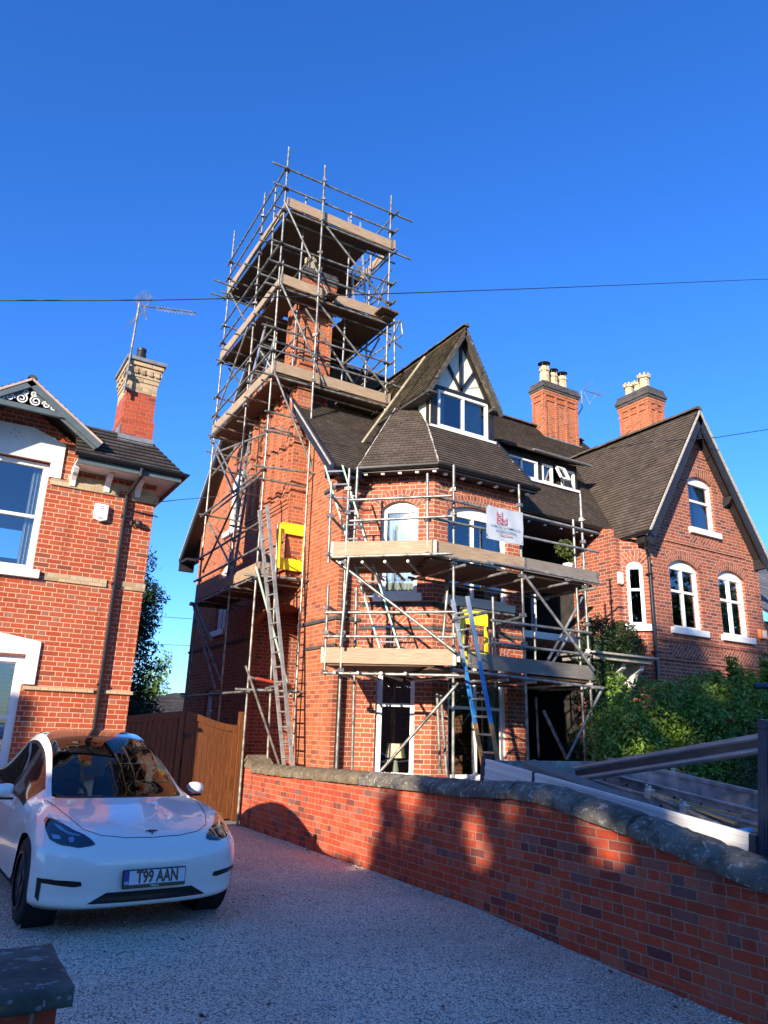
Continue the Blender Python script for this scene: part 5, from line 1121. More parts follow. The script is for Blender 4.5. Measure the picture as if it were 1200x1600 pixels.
# ================================================================ CAR
import numpy as np
PAINT=NT('white_car_paint'); PAINT.principled(color=(.95,.90,.79),rough=.28,coat=1.0,crough=.03,spec=.5); PAINT=PAINT.m
CARG=glassmat('car_glass',tint=(.16,.20,.23),refl=.0); ROOFG=NT('roof_glass'); ROOFG.principled(color=(.012,.012,.014),rough=.03,coat=1,crough=.02); ROOFG=ROOFG.m
TRIM=NT('gloss_black_trim'); TRIM.principled(color=(.008,.008,.009),rough=.25); TRIM=TRIM.m
LENS=NT('lamp_lens'); LENS.principled(color=(.02,.03,.045),rough=.04,coat=1); LENS=LENS.m
LEDM=plain('lamp_silver',(.5,.52,.56),.15,metal=.9,bump=0)
rows=[
[(0,.20,.19),(.25,.20,.19),(.5,.23,.19),(.68,.30,.19),(.80,.38,.195),(.86,.45,.20),(.89,.49,.20),(.90,.53,.20)],
[(0,.045,.235),(.27,.055,.235),(.54,.10,.235),(.735,.19,.24),(.85,.30,.245),(.90,.39,.25),(.925,.45,.25),(.93,.50,.25)],
[(0,.03,.33),(.27,.04,.33),(.54,.085,.33),(.74,.175,.33),(.86,.285,.335),(.91,.375,.34),(.935,.44,.34),(.94,.485,.34)],
[(0,.012,.45),(.27,.02,.45),(.54,.06,.45),(.74,.145,.45),(.865,.26,.455),(.915,.355,.46),(.94,.425,.46),(.945,.47,.46)],
[(0,.0,.56),(.27,.01,.56),(.54,.05,.56),(.74,.14,.57),(.865,.265,.575),(.92,.36,.58),(.943,.435,.575),(.948,.49,.57)],
[(0,.025,.65),(.27,.035,.65),(.54,.08,.65),(.735,.17,.66),(.86,.30,.665),(.915,.40,.665),(.94,.475,.66),(.95,.53,.645)],
[(0,.08,.715),(.27,.09,.715),(.53,.14,.72),(.715,.25,.735),(.835,.39,.745),(.90,.50,.735),(.935,.565,.715),(.95,.60,.69)],
[(0,.19,.785),(.27,.20,.785),(.52,.26,.79),(.69,.38,.815),(.81,.53,.835),(.885,.63,.815),(.93,.68,.77),(.952,.70,.72)],
[(0,.45,.865),(.27,.455,.865),(.52,.50,.865),(.68,.60,.885),(.80,.72,.90),(.88,.81,.865),(.93,.84,.80),(.955,.86,.735)],
[(0,.82,.935),(.27,.825,.935),(.52,.86,.93),(.67,.92,.94),(.79,1.0,.94),(.88,1.05,.885),(.935,1.05,.80),(.96,1.03,.70)],
[(0,1.10,.975),(.27,1.11,.975),(.52,1.15,.97),(.67,1.20,.97),(.79,1.26,.955),(.885,1.24,.885),(.95,1.19,.74),(.957,1.16,.58)],
[(0,1.20,1.00),(.27,1.22,1.00),(.52,1.28,.995),(.69,1.37,.99),(.80,1.42,.965),(.90,1.38,.88),(.957,1.30,.67),(.95,1.25,.41)],
[(0,1.45,1.135),(.27,1.46,1.13),(.5,1.50,1.115),(.675,1.57,1.08),(.785,1.6,1.00),(.90,1.55,.90),(.962,1.5,.62),(.93,1.45,.27)],
[(0,1.8,1.315),(.26,1.81,1.31),(.48,1.84,1.29),(.635,1.88,1.245),(.765,1.89,1.085),(.895,1.85,.93),(.966,1.85,.62),(.92,1.85,.25)],
[(0,2.15,1.465),(.26,2.16,1.46),(.455,2.18,1.44),(.60,2.2,1.39),(.75,2.2,1.16),(.892,2.2,.94),(.966,2.2,.62),(.92,2.2,.25)],
[(0,2.45,1.555),(.26,2.45,1.55),(.45,2.47,1.53),(.585,2.5,1.475),(.74,2.5,1.21),(.89,2.5,.95),(.966,2.5,.62),(.92,2.5,.25)],
[(0,2.9,1.62),(.26,2.9,1.612),(.45,2.9,1.595),(.58,2.9,1.54),(.735,2.9,1.24),(.888,2.9,.96),(.966,2.9,.62),(.92,2.9,.25)],
[(0,3.4,1.605),(.26,3.4,1.6),(.45,3.4,1.58),(.575,3.4,1.52),(.735,3.4,1.24),(.89,3.4,.98),(.966,3.4,.64),(.93,3.4,.26)],
[(0,3.9,1.525),(.26,3.9,1.52),(.44,3.9,1.495),(.565,3.9,1.42),(.725,3.9,1.2),(.885,3.9,1.0),(.96,3.9,.78),(.96,3.87,.72)],
[(0,4.3,1.39),(.26,4.3,1.385),(.43,4.3,1.36),(.55,4.3,1.29),(.71,4.3,1.14),(.87,4.3,1.01),(.95,4.3,.78),(.955,4.25,.50)],
[(0,4.58,1.22),(.26,4.58,1.21),(.42,4.57,1.19),(.55,4.55,1.14),(.69,4.53,1.06),(.82,4.5,.97),(.89,4.48,.75),(.90,4.45,.42)],
[(0,4.70,.95),(.26,4.70,.95),(.42,4.69,.945),(.55,4.67,.93),(.68,4.64,.90),(.79,4.6,.85),(.85,4.57,.70),(.86,4.53,.42)],
[(0,4.75,.55),(.26,4.75,.55),(.45,4.74,.55),(.6,4.71,.55),(.72,4.67,.55),(.80,4.63,.54),(.84,4.6,.50),(.85,4.55,.40)],
[(0,4.68,.27),(.26,4.68,.27),(.45,4.67,.27),(.6,4.65,.27),(.71,4.62,.27),(.78,4.58,.28),(.82,4.55,.29),(.83,4.5,.30)]]
G=np.array(rows,float); G[:,:,0]*=.905; G[:,:,1]*=.93; G[:,:,2]*=.935
def crm(A,sub,axis):
    A=np.moveaxis(A,axis,0); n=len(A); B=np.concatenate([2*A[:1]-A[1:2],A,2*A[-1:]-A[-2:-1]])
    out=[]
    for i in range(n-1):
        p0,p1,p2,p3=B[i],B[i+1],B[i+2],B[i+3]
        for k in range(sub):
            t=k/sub; out.append(.5*((2*p1)+(-p0+p2)*t+(2*p0-5*p1+4*p2-p3)*t*t+(-p0+3*p1-3*p2+p3)*t**3))
    out.append(A[-1]); return np.moveaxis(np.array(out),0,axis)
SB=8; G2=G.copy()
# mirror across the centre line so the spline is smooth there
Gm=np.concatenate([G[:,1:2]*np.array([-1,1,1]),G],1)
D=crm(crm(G,SB,0),SB,1)
Dm=crm(crm(Gm,SB,0),SB,1)[:,SB:]; D=Dm; D[:,0,0]=0
NJ,NS=D.shape[:2]
car=thing('parked_car','white electric car parked facing the street beside the left house','car',(1.80,6.50,0),R(3))
def cmask(j,s):
    J,S=j/SB,s/SB
    if 11.05<=J<14.75 and S<2.86: return 'ws'
    if 15.0<=J<19.0 and S<2.86: return 'roof'
    if 12.1<=J<18.4 and 3.35<=S<4.9:
        if 12.1<=J<12.9 and S<3.35+ (12.9-J)*1.4: return 'trim'
        if J>17.9 and S>4.6: return 'trim'
        if 14.9<J<15.3: return 'trim'
        return 'sg'
    if 11.9<=J<18.6 and 3.22<=S<5.0: return 'trim'
    if 14.75<=J<15.0 and S<2.86: return 'trim'
    if 10.75<=J<11.05 and S<2.7: return 'cowl'
    return 'body'
mbs={}
def cface(key,q):
    m=mbs.setdefault(key,MB()); b=len(m.v); m.v+= [Vector(p) for p in q]; m.f.append([b,b+1,b+2,b+3]); m.mi.append(0); m.uv.append([(0,0)]*4)
for sgn in (1,-1):
    for j in range(NJ-1):
        for s in range(NS-1):
            k=cmask(j+.5,s+.5); q=[D[j,s],D[j,s+1],D[j+1,s+1],D[j+1,s]]; q=[(p[0]*sgn,p[1],p[2]) for p in q]
            if sgn<0: q=q[::-1]
            if k=='sg': k='sgL' if sgn<0 else 'sgR'
            cface(k,q)
def cb(key,name,mat,par=car,label=None):
    o=mbs[key].build(name,mat,par,world=False,smooth='all')
    if label:o['label']=label
    return o
body=cb('body','body',PAINT); cb('trim','window_trim',TRIM); cb('ws','windscreen',CARG); cb('roof','glass_roof',ROOFG); cb('sgL','side_window',CARG); cb('sgR','side_window',CARG); cb('cowl','cowl',TRIM)
bm=bmesh.new(); bm.from_mesh(body.data); bmesh.ops.recalc_face_normals(bm,faces=bm.faces); bvh=BVHTree.FromBMesh(bm); bm.free()
def cast(x,z=None,y=None):
    if z is not None: h=bvh.ray_cast(Vector((x,-1,z)),Vector((0,1,0)))
    else: h=bvh.ray_cast(Vector((x,y,3)),Vector((0,0,-1)))
    if h[0] is None: return None
    n=h[1]; d=Vector((0,1,0)) if z is not None else Vector((0,0,-1))
    return h[0]+(n if n.dot(d)<0 else -n)*.004
SXX,SZZ=.905,.935
def patch(poly,off=0,nr=16,nc=22,mir=False):
    poly=[(x*SXX*(-1 if mir else 1),z*SZZ) for x,z in poly]; z0=min(p[1] for p in poly); z1=max(p[1] for p in poly); mb=MB(); prev=None
    for i in range(nr+1):
        z=z0+.0005+(z1-z0-.001)*i/nr; xs=[]
        for a,b in zip(poly,poly[1:]+poly[:1]):
            if (a[1]-z)*(b[1]-z)<0: xs.append(a[0]+(b[0]-a[0])*(z-a[1])/(b[1]-a[1]))
        if len(xs)<2: prev=None; continue
        x0,x1=min(xs),max(xs); row=[cast(x0+(x1-x0)*k/nc,z) for k in range(nc+1)]
        if prev:
            for k in range(nc):
                q=[prev[k],prev[k+1],row[k+1],row[k]]
                if all(v is not None for v in q): mb.face([v-Vector((0,off,0)) for v in q],[(0,0)]*4)
        prev=row
    return mb
HL=[(.475,.650),(.56,.705),(.66,.765),(.74,.820),(.795,.845),(.83,.835),(.865,.76),(.885,.70),(.87,.66),(.80,.635),(.66,.622)]
def pxl(px,py):
    # the point of the body that the photograph shows at this pixel, as front-view coordinates
    rz=Matrix.Rotation(-R(3),3,'Z'); o=rz@(EYE-Vector((1.80,6.50,0))); d=rz@ray(px,py); h=bvh.ray_cast(o,d)
    return (abs(h[0].x)/SXX,h[0].z/SZZ)
HL=[pxl(x/6,1130+y/6) for x,y in ((412,905),(440,878),(530,905),(610,955),(690,1003),(790,1045),(860,1095),(898,1140),(820,1165),(740,1172),(620,1160),(530,1128),(465,1090),(428,1000))]
LS=[pxl(x/6,1130+y/6) for x,y in ((500,935),(560,960),(640,1020),(750,1050),(760,1062),(630,1042),(540,985))]
PJ=[pxl(x/6,1130+y/6) for x,y in ((640,1075),(680,1062),(700,1085),(690,1120),(650,1120))]
PK=[pxl(x/6,1130+y/6) for x,y in ((480,1040),(560,1050),(570,1090),(500,1085))]
HZ=lambda P:P
for mir in (True,False):
    h=patch(HZ(HL),.0,mir=mir).build('headlight',LENS,car,world=False,smooth='all')
    patch(LS,.003,8,14,mir).build('light_strip',LEDM,h,world=False,smooth='all')
    patch(PJ,.003,8,10,mir).build('projector',LEDM,h,world=False,smooth='all')
    patch(PK,.003,6,8,mir).build('projector',LEDM,h,world=False,smooth='all')
    patch([(.585,.405),(.60,.440),(.83,.452),(.885,.452),(.885,.418),(.64,.395)],.0,8,16,mir).build('air_slot',TRIM,car,world=False,smooth='all')
    patch([(.875,.452),(.905,.452),(.895,.30),(.87,.27),(.872,.33)],.0,12,6,mir).build('air_curtain',TRIM,car,world=False,smooth='all')
mb=patch([(-.53,.262),(-.46,.30),(-.38,.345),(.38,.345),(.46,.30),(.53,.262)],.0,10,40); mb.build('grille',TRIM,car,world=False,smooth='all')
def seam(pts,name='bonnet_seam',r=.0035):
    mb=MB(); P=[]
    for a,b in zip(pts[:-1],pts[1:]):
        for k in range(6): x=a[0]+(b[0]-a[0])*k/6; y=a[1]+(b[1]-a[1])*k/6; P.append((x*SXX,y*.93))
    P.append((pts[-1][0]*SXX,pts[-1][1]*.93))
    for sg in (1,-1):
        Q=[cast(x*sg,y=y) for x,y in P]; Q=[q-Vector((0,0,.004)) for q in Q if q is not None]
        for a,b in zip(Q[:-1],Q[1:]): mb.tube(a,b,r,5,caps=False)
    return mb.build(name,TRIM,car,world=False)
seam([(.74,1.25),(.725,1.0),(.69,.75),(.645,.53),(.58,.33),(.45,.20),(.25,.135),(.001,.12)])
# wheels
def wheel(x,y):
    r=.355*.935; wd=.23; w=MB(); c=Vector((x,y,r)); ax=Vector((1,0,0)); sg=1 if x>0 else -1
    w.lathe(c-ax*wd/2,[(r*.66,0),(r*.93,.0),(r*.985,.02),(r,.05),(r,wd-.05),(r*.985,wd-.02),(r*.93,wd),(r*.66,wd)],40,ax)
    wo=w.build('wheel',RUBBER,car,world=False,smooth=50)
    m=MB(); o=c+ax*sg*(wd/2-.01)
    m.lathe(o-ax*.03*1,[(r*.60,0),(r*.66,.0),(r*.68,.03),(r*.66,.04),(r*.62,.035)],40,ax,caps=False)
    m.lathe(c-ax*.02,[(r*.2,0),(r*.64,0)],30,ax,caps=True)
    for k in range(5):
        for dd in (-.16,.16):
            a=2*PI*k/5; p=o+Vector((0,math.cos(a),math.sin(a)))*r*.12; q=o+Vector((0,math.cos(a+dd),math.sin(a+dd)))*r*.64; m.bar(p,q,.030,.028,ax)
    m.lathe(o-ax*.02,[(r*.16,0),(r*.15,.03),(r*.1,.035)],20,ax)
    m.build('rim',plain('dark_alloy',(.035,.035,.04),.35,metal=.6,bump=0),wo,world=False,smooth=40)
for x in (-.82*.9,.82*.9):
    for y in (.845*.93,3.735*.93): wheel(x,y)
mb=MB(); mb.box((-.6,.35,.16),(.6,4.2,.62)); mb.box((-.80,1.25,.17),(.80,3.05,.30)); mb.build('underbody',DARKIN,car,world=False)
for sg in (-1,1):
    for y in (.845*.93,3.735*.93): mb=MB(); mb.lathe((sg*.6,y,.34),[(.385,0),(.385,.235)],30,Vector((sg,0,0)),caps=False); mb.lathe((sg*.6,y,.34),[(.02,0),(.385,0.0)],30,Vector((sg,0,0)),caps=False); mb.build('wheel_arch',DARKIN,car,world=False)
# mirrors
for sg in (-1,1):
    m=MB(); c=Vector((sg*.955,1.83,.945))
    rings=[]
    for i in range(9):
        t=-1+2*i/8; s=math.sqrt(max(0,1-abs(t)**2.6)); rings.append([c+Vector((sg*t*.105,(-.05+.045*math.cos(a))*s*1.3+.02*t,.066*s*math.sin(a)*(1 if math.sin(a)>0 else .8)-.012*t)) for a in [2*PI*k/14 for k in range(14)]])
    for p,q in zip(rings[:-1],rings[1:]): m.quads(p,q)
    mo=m.build('wing_mirror',PAINT,car,world=False,smooth='all'); m=MB(); m.bar(c+Vector((-sg*.10,.0,-.075)),c+Vector((sg*.07,-.03,-.066)),.07,.022); m.build('mirror_base',TRIM,mo,world=False,bevel=.006)
# badge, plate
def badge():
    m=MB(); c=cast(0,y=.17); h1=cast(0,y=.14); u=(cast(0,y=.20)-h1).normalized(); n=Vector((1,0,0)).cross(u); n=n if n.z>0 else -n; c=c+n*.001
    P=lambda a,b:c+Vector((1,0,0))*a+u*b
    top=[(-.052,.012),(-.03,.022),(0,.026),(.03,.022),(.052,.012),(.046,.004),(.03,.012),(.0,.016),(-.03,.012),(-.046,.004)]
    m.prism([P(a,b) for a,b in top],n*.004)
    m.prism([P(a,b) for a,b in ((-.028,.006),(-.012,.011),(0,.002),(.012,.011),(.028,.006),(.017,-.002),(.008,-.001),(0,-.045),(-.008,-.001),(-.017,-.002))],n*.004)
    return m.build('badge',TRIM,car,world=False)
badge()
pz=.455*.935; c=Vector((0,-.035,pz)); t=XA; u=Vector((0,.10,1)).normalized(); n=Vector((0,-1,.10)).normalized()
mb=MB(); mb.obox(c-n*.008-u*.006,t,n,u,.255,.010,.068); pf=mb.build('number_plate',TRIM,car,world=False,bevel=.006)
mb=MB(); mb.face([c+t*a+u*b+n*.004 for a,b in ((-.205,-.047),(.247,-.047),(.247,.052),(-.205,.052))]); mb.build('plate_face',plain('plate_white',(.66,.67,.68),.4,var=.03,bump=0),pf,world=False)
mb=MB(); mb.face([c+t*a+u*b+n*.004 for a,b in ((-.247,-.047),(-.206,-.047),(-.206,.052),(-.247,.052))]); mb.build('plate_band',plain('plate_blue',(.01,.03,.22),.4,bump=0),pf,world=False)
mb=MB(); text_on(mb,'T99 AAN',.122,c+t*.022+u*.001+n*.0055,t,u,.0042,.70); mb.build('plate_lettering',TRIM,pf,world=False,merge=False)
mb=MB(); text_on(mb,'GB',.026,c-t*.227-u*.032+n*.0055,t,u,.0008); 
text_on(mb,'TESLA',.017,c-u*.062+n*.0045,t,u,.0004,1.6); mb.build('plate_small_print',plain('plate_print',(.7,.7,.7),.4,bump=0),pf,world=False,merge=False)
seam([(.935,1.18),(.93,1.55)],'arch_seam') if 0 else None
mb=MB(); cc=cast(.40,z=.50*.935); mb.lathe(cc,[(.026,0),(.026,.002),(.023,.002),(.023,0)],24,Vector((.1,-1,0)),caps=False); mb.build('tow_eye_cover',PAINT,car,world=False)
# cabin
CAB=plain('cabin_dark',(.018,.018,.02),.7,bump=0); SEAT=plain('seat_pale',(.05,.05,.055),.6,bump=0)
mb=MB(); mb.box((-.68,1.30,.72),(.68,1.62,.90)); mb.box((-.72,1.3,.25),(.72,3.9,.5)); mb.build('dashboard',CAB,car,world=False,bevel=.03)
for sx in (-.36,.36):
    mb=MB(); mb.obox((sx,2.42,.82),XA,Vector((0,1,.0)),Z,.23,.06,.34); mb.build('front_seat',SEAT,car,world=False,bevel=.05); mb=MB(); mb.obox((sx,2.46,1.24),XA,YA,Z,.12,.045,.075); mb.build('headrest',SEAT,car,world=False,bevel=.03)
mb=MB(); cw=Vector((-.36,1.78,.88)); axw=Vector((0,-.9,.42)).normalized(); a_=XA; b_=axw.cross(a_); P=[cw+a_*math.cos(2*PI*k/28)*.175+b_*math.sin(2*PI*k/28)*.165 for k in range(29)]; mb.path(P,.016,8)
mb.bar(cw-a_*.16,cw+a_*.16,.03,.05,b_); mb.tube(cw,cw-axw*.2,.03,8); mb.build('steering_wheel',CAB,car,world=False)
mb=MB(); mb.box((-.17,1.62,.90),(.17,1.635,1.08)); mb.build('screen',TRIM,car,world=False)
mb=MB(); mb.obox((-.28,2.02,1.30),XA,Vector((0,.82,.57)),Vector((0,-.57,.82)),.21,.035,.008); mb.build('sun_visor',plain('visor_pale',(.55,.56,.55),.8,bump=0),car,world=False)
# ================================================================ TRUCK behind the wall
SIDEB=plain('white_aluminium_board',(.74,.72,.66),.42,metal=.1,var=.06,scale=5,bump=.03); BLUG=plain('dark_blue_steel',(.025,.04,.065),.4,var=.15,bump=0); ALUB=plain('weathered_aluminium',(.40,.38,.35),.5,metal=.3,var=.35,scale=6,bump=.2)
tk=thing('flatbed_truck','flatbed truck with aluminium side boards parked behind the boundary wall','truck',(6.4,5.2,0))
TL=Vector((0,1,.124)).normalized(); TN=Vector((0,-.124,1)).normalized(); TO=Vector((5.40,3.62,.965))
Q=lambda x,l,h:TO+XA*x+TL*l+TN*h
def tb(mb,x0,x1,l0,l1,h0,h1): mb.obox(Q((x0+x1)/2,(l0+l1)/2,(h0+h1)/2),XA,TL,TN,(x1-x0)/2,(l1-l0)/2,(h1-h0)/2)
for (a,b) in ((0,2.33),(2.36,3.13)):
    mb=MB(); tb(mb,0,.03,a,b,-.36,0)
    for h in (-.30,-.20,-.10,-.02): tb(mb,-.006,0,a,b,h-.018,h+.018)
    mb.build('side_board',SIDEB,tk,bevel=.003)
for q in ((-.012,.04,2.33,2.36,-.38,.01),(-.012,.05,3.13,3.19,-.4,.03),(-.012,.05,-.06,0,-.4,.0)): mb=MB(); tb(mb,*q); mb.build('corner_post',BLUG,tk,bevel=.004)
mb=MB(); tb(mb,1.95,1.98,0,3.13,-.36,0); tb(mb,1.93,2.0,0,3.13,0,.035); tb(mb,0.03,1.95,3.13,3.16,-.36,-.02); mb.build('side_board',ALUB,tk)
mb=MB(); tb(mb,0,2.0,-.05,3.2,-.42,-.36); tb(mb,.5,1.5,-.5,3.0,-.62,-.42); mb.build('bed_floor',ALUB,tk)
mb=MB()
for x in (.02,1.90): mb.obox(Q(x+.03,-.10,.20),XA,TL,TN,.045,.04,.62)
mb.obox(Q(1.0,-.10,.80),XA,TL,TN,1.0,.04,.035); mb.obox(Q(1.0,-.10,.0),XA,TL,TN,1.0,.02,.36); mb.build('headboard_frame',BLUG,tk,bevel=.006)
mb=MB(); mb.prism([Q(-.02,-.25,-.45),Q(-.02,-.25,.62),Q(-.02,-.9,.66),Q(-.02,-1.5,.15),Q(-.02,-1.95,.05),Q(-.02,-2.0,-.5)],XA*2.0); mb.build('cab',BLUG,tk,bevel=.04)
for l in (-1.3,2.4):
    for x in (.05,1.75): mb=MB(); mb.lathe(Q(x,l,0)*1.0-Vector((0,0,Q(x,l,0).z-.30)),[(.15,0),(.31,0),(.33,.03),(.33,.17),(.31,.2),(.15,.2)],28,XA); mb.build('wheel',RUBBER,tk,smooth=40)
# load on the truck
for i,(x,l0,l1,h,yaw) in enumerate(((1.25,.25,3.0,-.12,.0),(1.05,.3,2.95,-.20,.0),(.80,.2,2.9,-.26,.01))):
    pb=thing('perforated_beam',('weathered aluminium beam with round holes, farthest back in the truck bed','weathered aluminium beam with round holes, middle one in the truck bed','weathered aluminium beam with round holes, nearest the white side board')[i],'beam',tuple(Q(x,l0,h)),0,'perforated beams in the truck')
    mb=MB(); tb(mb,x,x+.03,l0,l1,h-.07,h+.09); tb(mb,x-.03,x,l0,l1,h+.07,h+.09); tb(mb,x-.03,x,l0,l1,h-.07,h-.05); mb.build('beam',ALUB,pb,bevel=.003)
    mb=MB(); n=9
    for k in range(n): p=Q(x-.0015,l0+.15+k*(l1-l0-.3)/(n-1),h+.01); mb.lathe(p,[(.016,0),(.0,0.0005)],12,-XA,caps=False)
    mb.build('hole',BLACK,pb,merge=False)
wp=thing('wooden_plank','long dark weathered plank lying along the white side of the truck bed','plank',tuple(Q(.12,0,0))); 
a=at(826,1192,X=5.55); b=at(1040,1275,X=5.62); board(wp,'plank',a,b+(b-a)*.25,Vector((1,0,.15)),w=.17,th=.05,mat=BOARDG)
bx=thing('metal_beam','thick ribbed grey metal beam slanting from the truck bed up to the headboard','beam',tuple(at(905,1207,X=6.3)))
a=at(900,1209,X=6.3); b=at(1215,1158,X=6.3); d=(b-a).normalized(); s=d.cross(Z).normalized(); u=s.cross(d); BE=plain('grey_anodised',(.30,.30,.29),.35,metal=.5,var=.15,scale=4)
for k,(uu,ss,rr_) in enumerate(((.055,0,.032),(.0,-.03,.036),(-.055,0,.032))): mb=MB(); mb.tube(a+u*uu+s*ss,b+u*uu+s*ss,rr_,14); mb.build('tube',BE,bx,smooth=40)
mb=MB(); mb.obox((a+b)/2,d,s,u,(b-a).length/2,.012,.07); mb.build('web',plain('dark_web',(.05,.05,.05),.4,metal=.4),bx)
tb2=thing('scaffold_tube','short blue grey tube end sticking in from the right edge above the hedge','tube',tuple(at(1178,1073,X=6.1))); mb=MB(); a=at(1179,1072,X=6.1); mb.tube(a,a+Vector((.55,-.55,-.0)),.026,12,caps=False); mb.tube(a,a+Vector((.55,-.55,0)),.021,12,caps=False); mb.build('tube',BLUG,tb2,smooth=40)
wb=thing('timber_batten','splintered pale timber batten lying in the truck bed beside the bright tube','timber',tuple(at(1100,1265,X=6.2)))
mb=MB()
for (p,q,w_,c_) in (((1010,1236),(1150,1286),.05,6.25),((1060,1252),(1160,1276),.035,6.35),((1000,1262),(1120,1306),.045,5.95)): mb.bar(at(*p,X=c_),at(*q,X=c_),w_,.022)
mb.build('batten',woodmat('split_timber',(.25,.14,.05),(.55,.36,.16),(.72,.55,.30)),wb)
sc1=thing('coupler_set','bright scaffold tube with two couplers lying on the beams in the truck','scaffold fitting',tuple(Q(.7,1.2,-.1)))
mb=MB(); a=at(1010,1238,X=6.15); b=at(1125,1290,X=6.05); mb.tube(a,b,.022,10); mb.build('tube',STEEL,sc1,smooth=50)
for f in (.05,.55): 
    mb=MB(); p=a+(b-a)*f; mb.obox(p,TL,XA,TN,.035,.035,.045); mb.tube(p,p+Vector((-.04,0,.09)),.012,6); mb.tube(p,p+Vector((.05,.03,.07)),.012,6); mb.build('coupler',ALU,sc1,bevel=.006)
tl=thing('tool_pile','orange and blue tools heaped at the front end of the truck bed','tools',tuple(Q(.4,.25,-.2)))
mb=MB(); mb.obox(Q(.45,.35,-.16),TL,XA,TN,.16,.10,.03); mb.build('saw',plain('orange_tool',(.55,.12,.03),.5,bump=0),tl,bevel=.01); mb=MB(); mb.tube(Q(.35,.55,-.18),Q(.8,.5,-.14),.035,10); mb.build('cylinder',BLUEP,tl); mb=MB(); mb.tube(Q(.25,.15,-.15),Q(.7,.6,-.15),.02,8); mb.box(Q(.3,.1,-.2),Q(.42,.2,-.05)); mb.build('cable',BLACK,tl)
rub=thing('paint_tins','blue tin and small boxes standing on the ledge below the hedge','tins',tuple(at(1078,1215,X=8.2)))
mb=MB(); c=at(1078,1224,X=8.2); mb.lathe((c.x,c.y,c.z-.02),[(.05,0),(.05,.13),(.045,.13)],16); mb.build('tin',plain('deep_blue',(.02,.04,.4),.4,bump=0),rub); mb=MB(); c=at(1062,1218,X=8.25); mb.box(c,c+Vector((.12,.1,.1))); mb.build('box',plain('terracotta',(.4,.12,.05),.7),rub); mb=MB(); c=at(1053,1216,X=8.25); mb.tube(c,c+Z*.14,.03,8); mb.build('jar',ALUB,rub)
mb=MB(); c=at(1075,1228,X=8.2); mb.box((c.x-.6,c.y-2.2,0),(c.x+.25,c.y+2.0,c.z-.02)); tag(mb.build('low_wall',BR['dark']),'low brick ledge under the hedge','wall')
# ================================================================ PLANTS
SUN_GAPS=[]  # sun-ray lines kept free of leaves so sun patches land on chosen spots
def leaf_mb(cl,n,size,rnd,asp=.45,outward=.6,shell=.55,up=.25):
    mb=MB(); wts=[c[1][0]*c[1][1]*c[1][2] for c in cl]; tot=sum(wts)
    for c,rd in [(Vector(c),r) for c,r in cl]:
        k=int(n*(rd[0]*rd[1]*rd[2])/tot)
        for _ in range(k):
            while True:
                d=Vector((rnd.gauss(0,1),rnd.gauss(0,1),rnd.gauss(0,1)))
                if d.length>.01: break
            d.normalize(); f=shell+(1-shell)*rnd.random()**.6+rnd.gauss(0,.05)
            p=c+Vector((d.x*rd[0],d.y*rd[1],d.z*rd[2]))*f
            if p.z<.02: continue
            if SUN_GAPS and p.x+p.y<0 and any(((p-g)-trav*((p-g).dot(trav))).length<r*rnd.uniform(.75,1.25) for g,r in SUN_GAPS): continue
            nn=(d*outward+Vector((rnd.gauss(0,.5),rnd.gauss(0,.5),rnd.gauss(0,.5)+up))).normalized()
            a=nn.cross(Vector((rnd.gauss(0,1),rnd.gauss(0,1),rnd.gauss(0,1)))).normalized(); b=nn.cross(a); s=size*rnd.uniform(.6,1.35); h=s*asp
            u=(rnd.random()*90,rnd.random()*90)
            mb.face([p-a*s*.5,p-b*h*.5+a*s*.05,p+a*s*.5-nn*s*.12,p+b*h*.5+a*s*.05],[u]*4)
    return mb
rnd=random.Random(11)
def grow(name,label,cat,loc,cl,n,size,mat,trunk=None,group=None,asp=.45,shell=.55,part='crown',core=None,limbs=7,**kw):
    t=thing(name,label,cat,loc,0,group)
    leaf_mb(cl,n,size,rnd,asp,shell=shell,**kw).build(part,mat,t,merge=False)
    if trunk:
        b,r,top=trunk; mb=MB(); b=Vector(b); top=Vector(top); mb.lathe(b,[(r*1.3,-.1),(r,.3)],10); mb.tube(b+Z*.25,top,r,10,r*.4)
        for k in range(limbs): c,rd=cl[k%len(cl)]; s0=b+(top-b)*rnd.uniform(.35,.9); mb.tube(s0,s0+(Vector(c)-s0)*.85,r*.3,6,r*.08)
        mb.build('trunk',BARK,t)
    return t
hc=[]
for i in range(30):
    x=8.45+i*.215+rnd.uniform(-.1,.1); h=min(1,.72+(x-8.3)/5); hc.append(((x,rnd.uniform(7.25,7.6),rnd.uniform(.5,2.1)*h),(rnd.uniform(.4,.6),rnd.uniform(.4,.5),rnd.uniform(.45,.7))))
for i in range(12): x=8.7+i*.52; hc.append(((x,7.7,2.15*min(1,.78+(x-8.5)/6)+.1*math.sin(i*2)),(.45,.5,.5)))
for i in range(11): hc.append(((8.5+i*.55,7.1,.8),(.55,.45,.75)))
hd_=grow('laurel_hedge','tall glossy green laurel hedge in front of the right house','hedge',(12,7.8,0),hc,78000,.082,LAUREL,shell=.75,asp=.38,part='foliage')
mb=MB()
for x in (9.9,10.8,11.7,12.6,13.5): mb.tube((x,7.8,0),(x+.1,7.9,2.2),.05,8,.02); mb.tube((x,7.8,.6),(x+.4,7.5,2.0),.03,6,.01); mb.tube((x,7.8,.5),(x-.4,8.0,1.9),.03,6,.01)
mb.build('stem',BARK,hd_)
sp_=[((10.9+i*.33+rnd.uniform(-.1,.1),7.5+rnd.uniform(-.2,.3),2.62+rnd.uniform(-.1,.2)),(.10,.10,.28)) for i in range(12)]
leaf_mb(sp_,1500,.15,rnd,.30,outward=.3,up=.9,shell=.2).build('upright_shoots',LAUREL,hd_,merge=False)
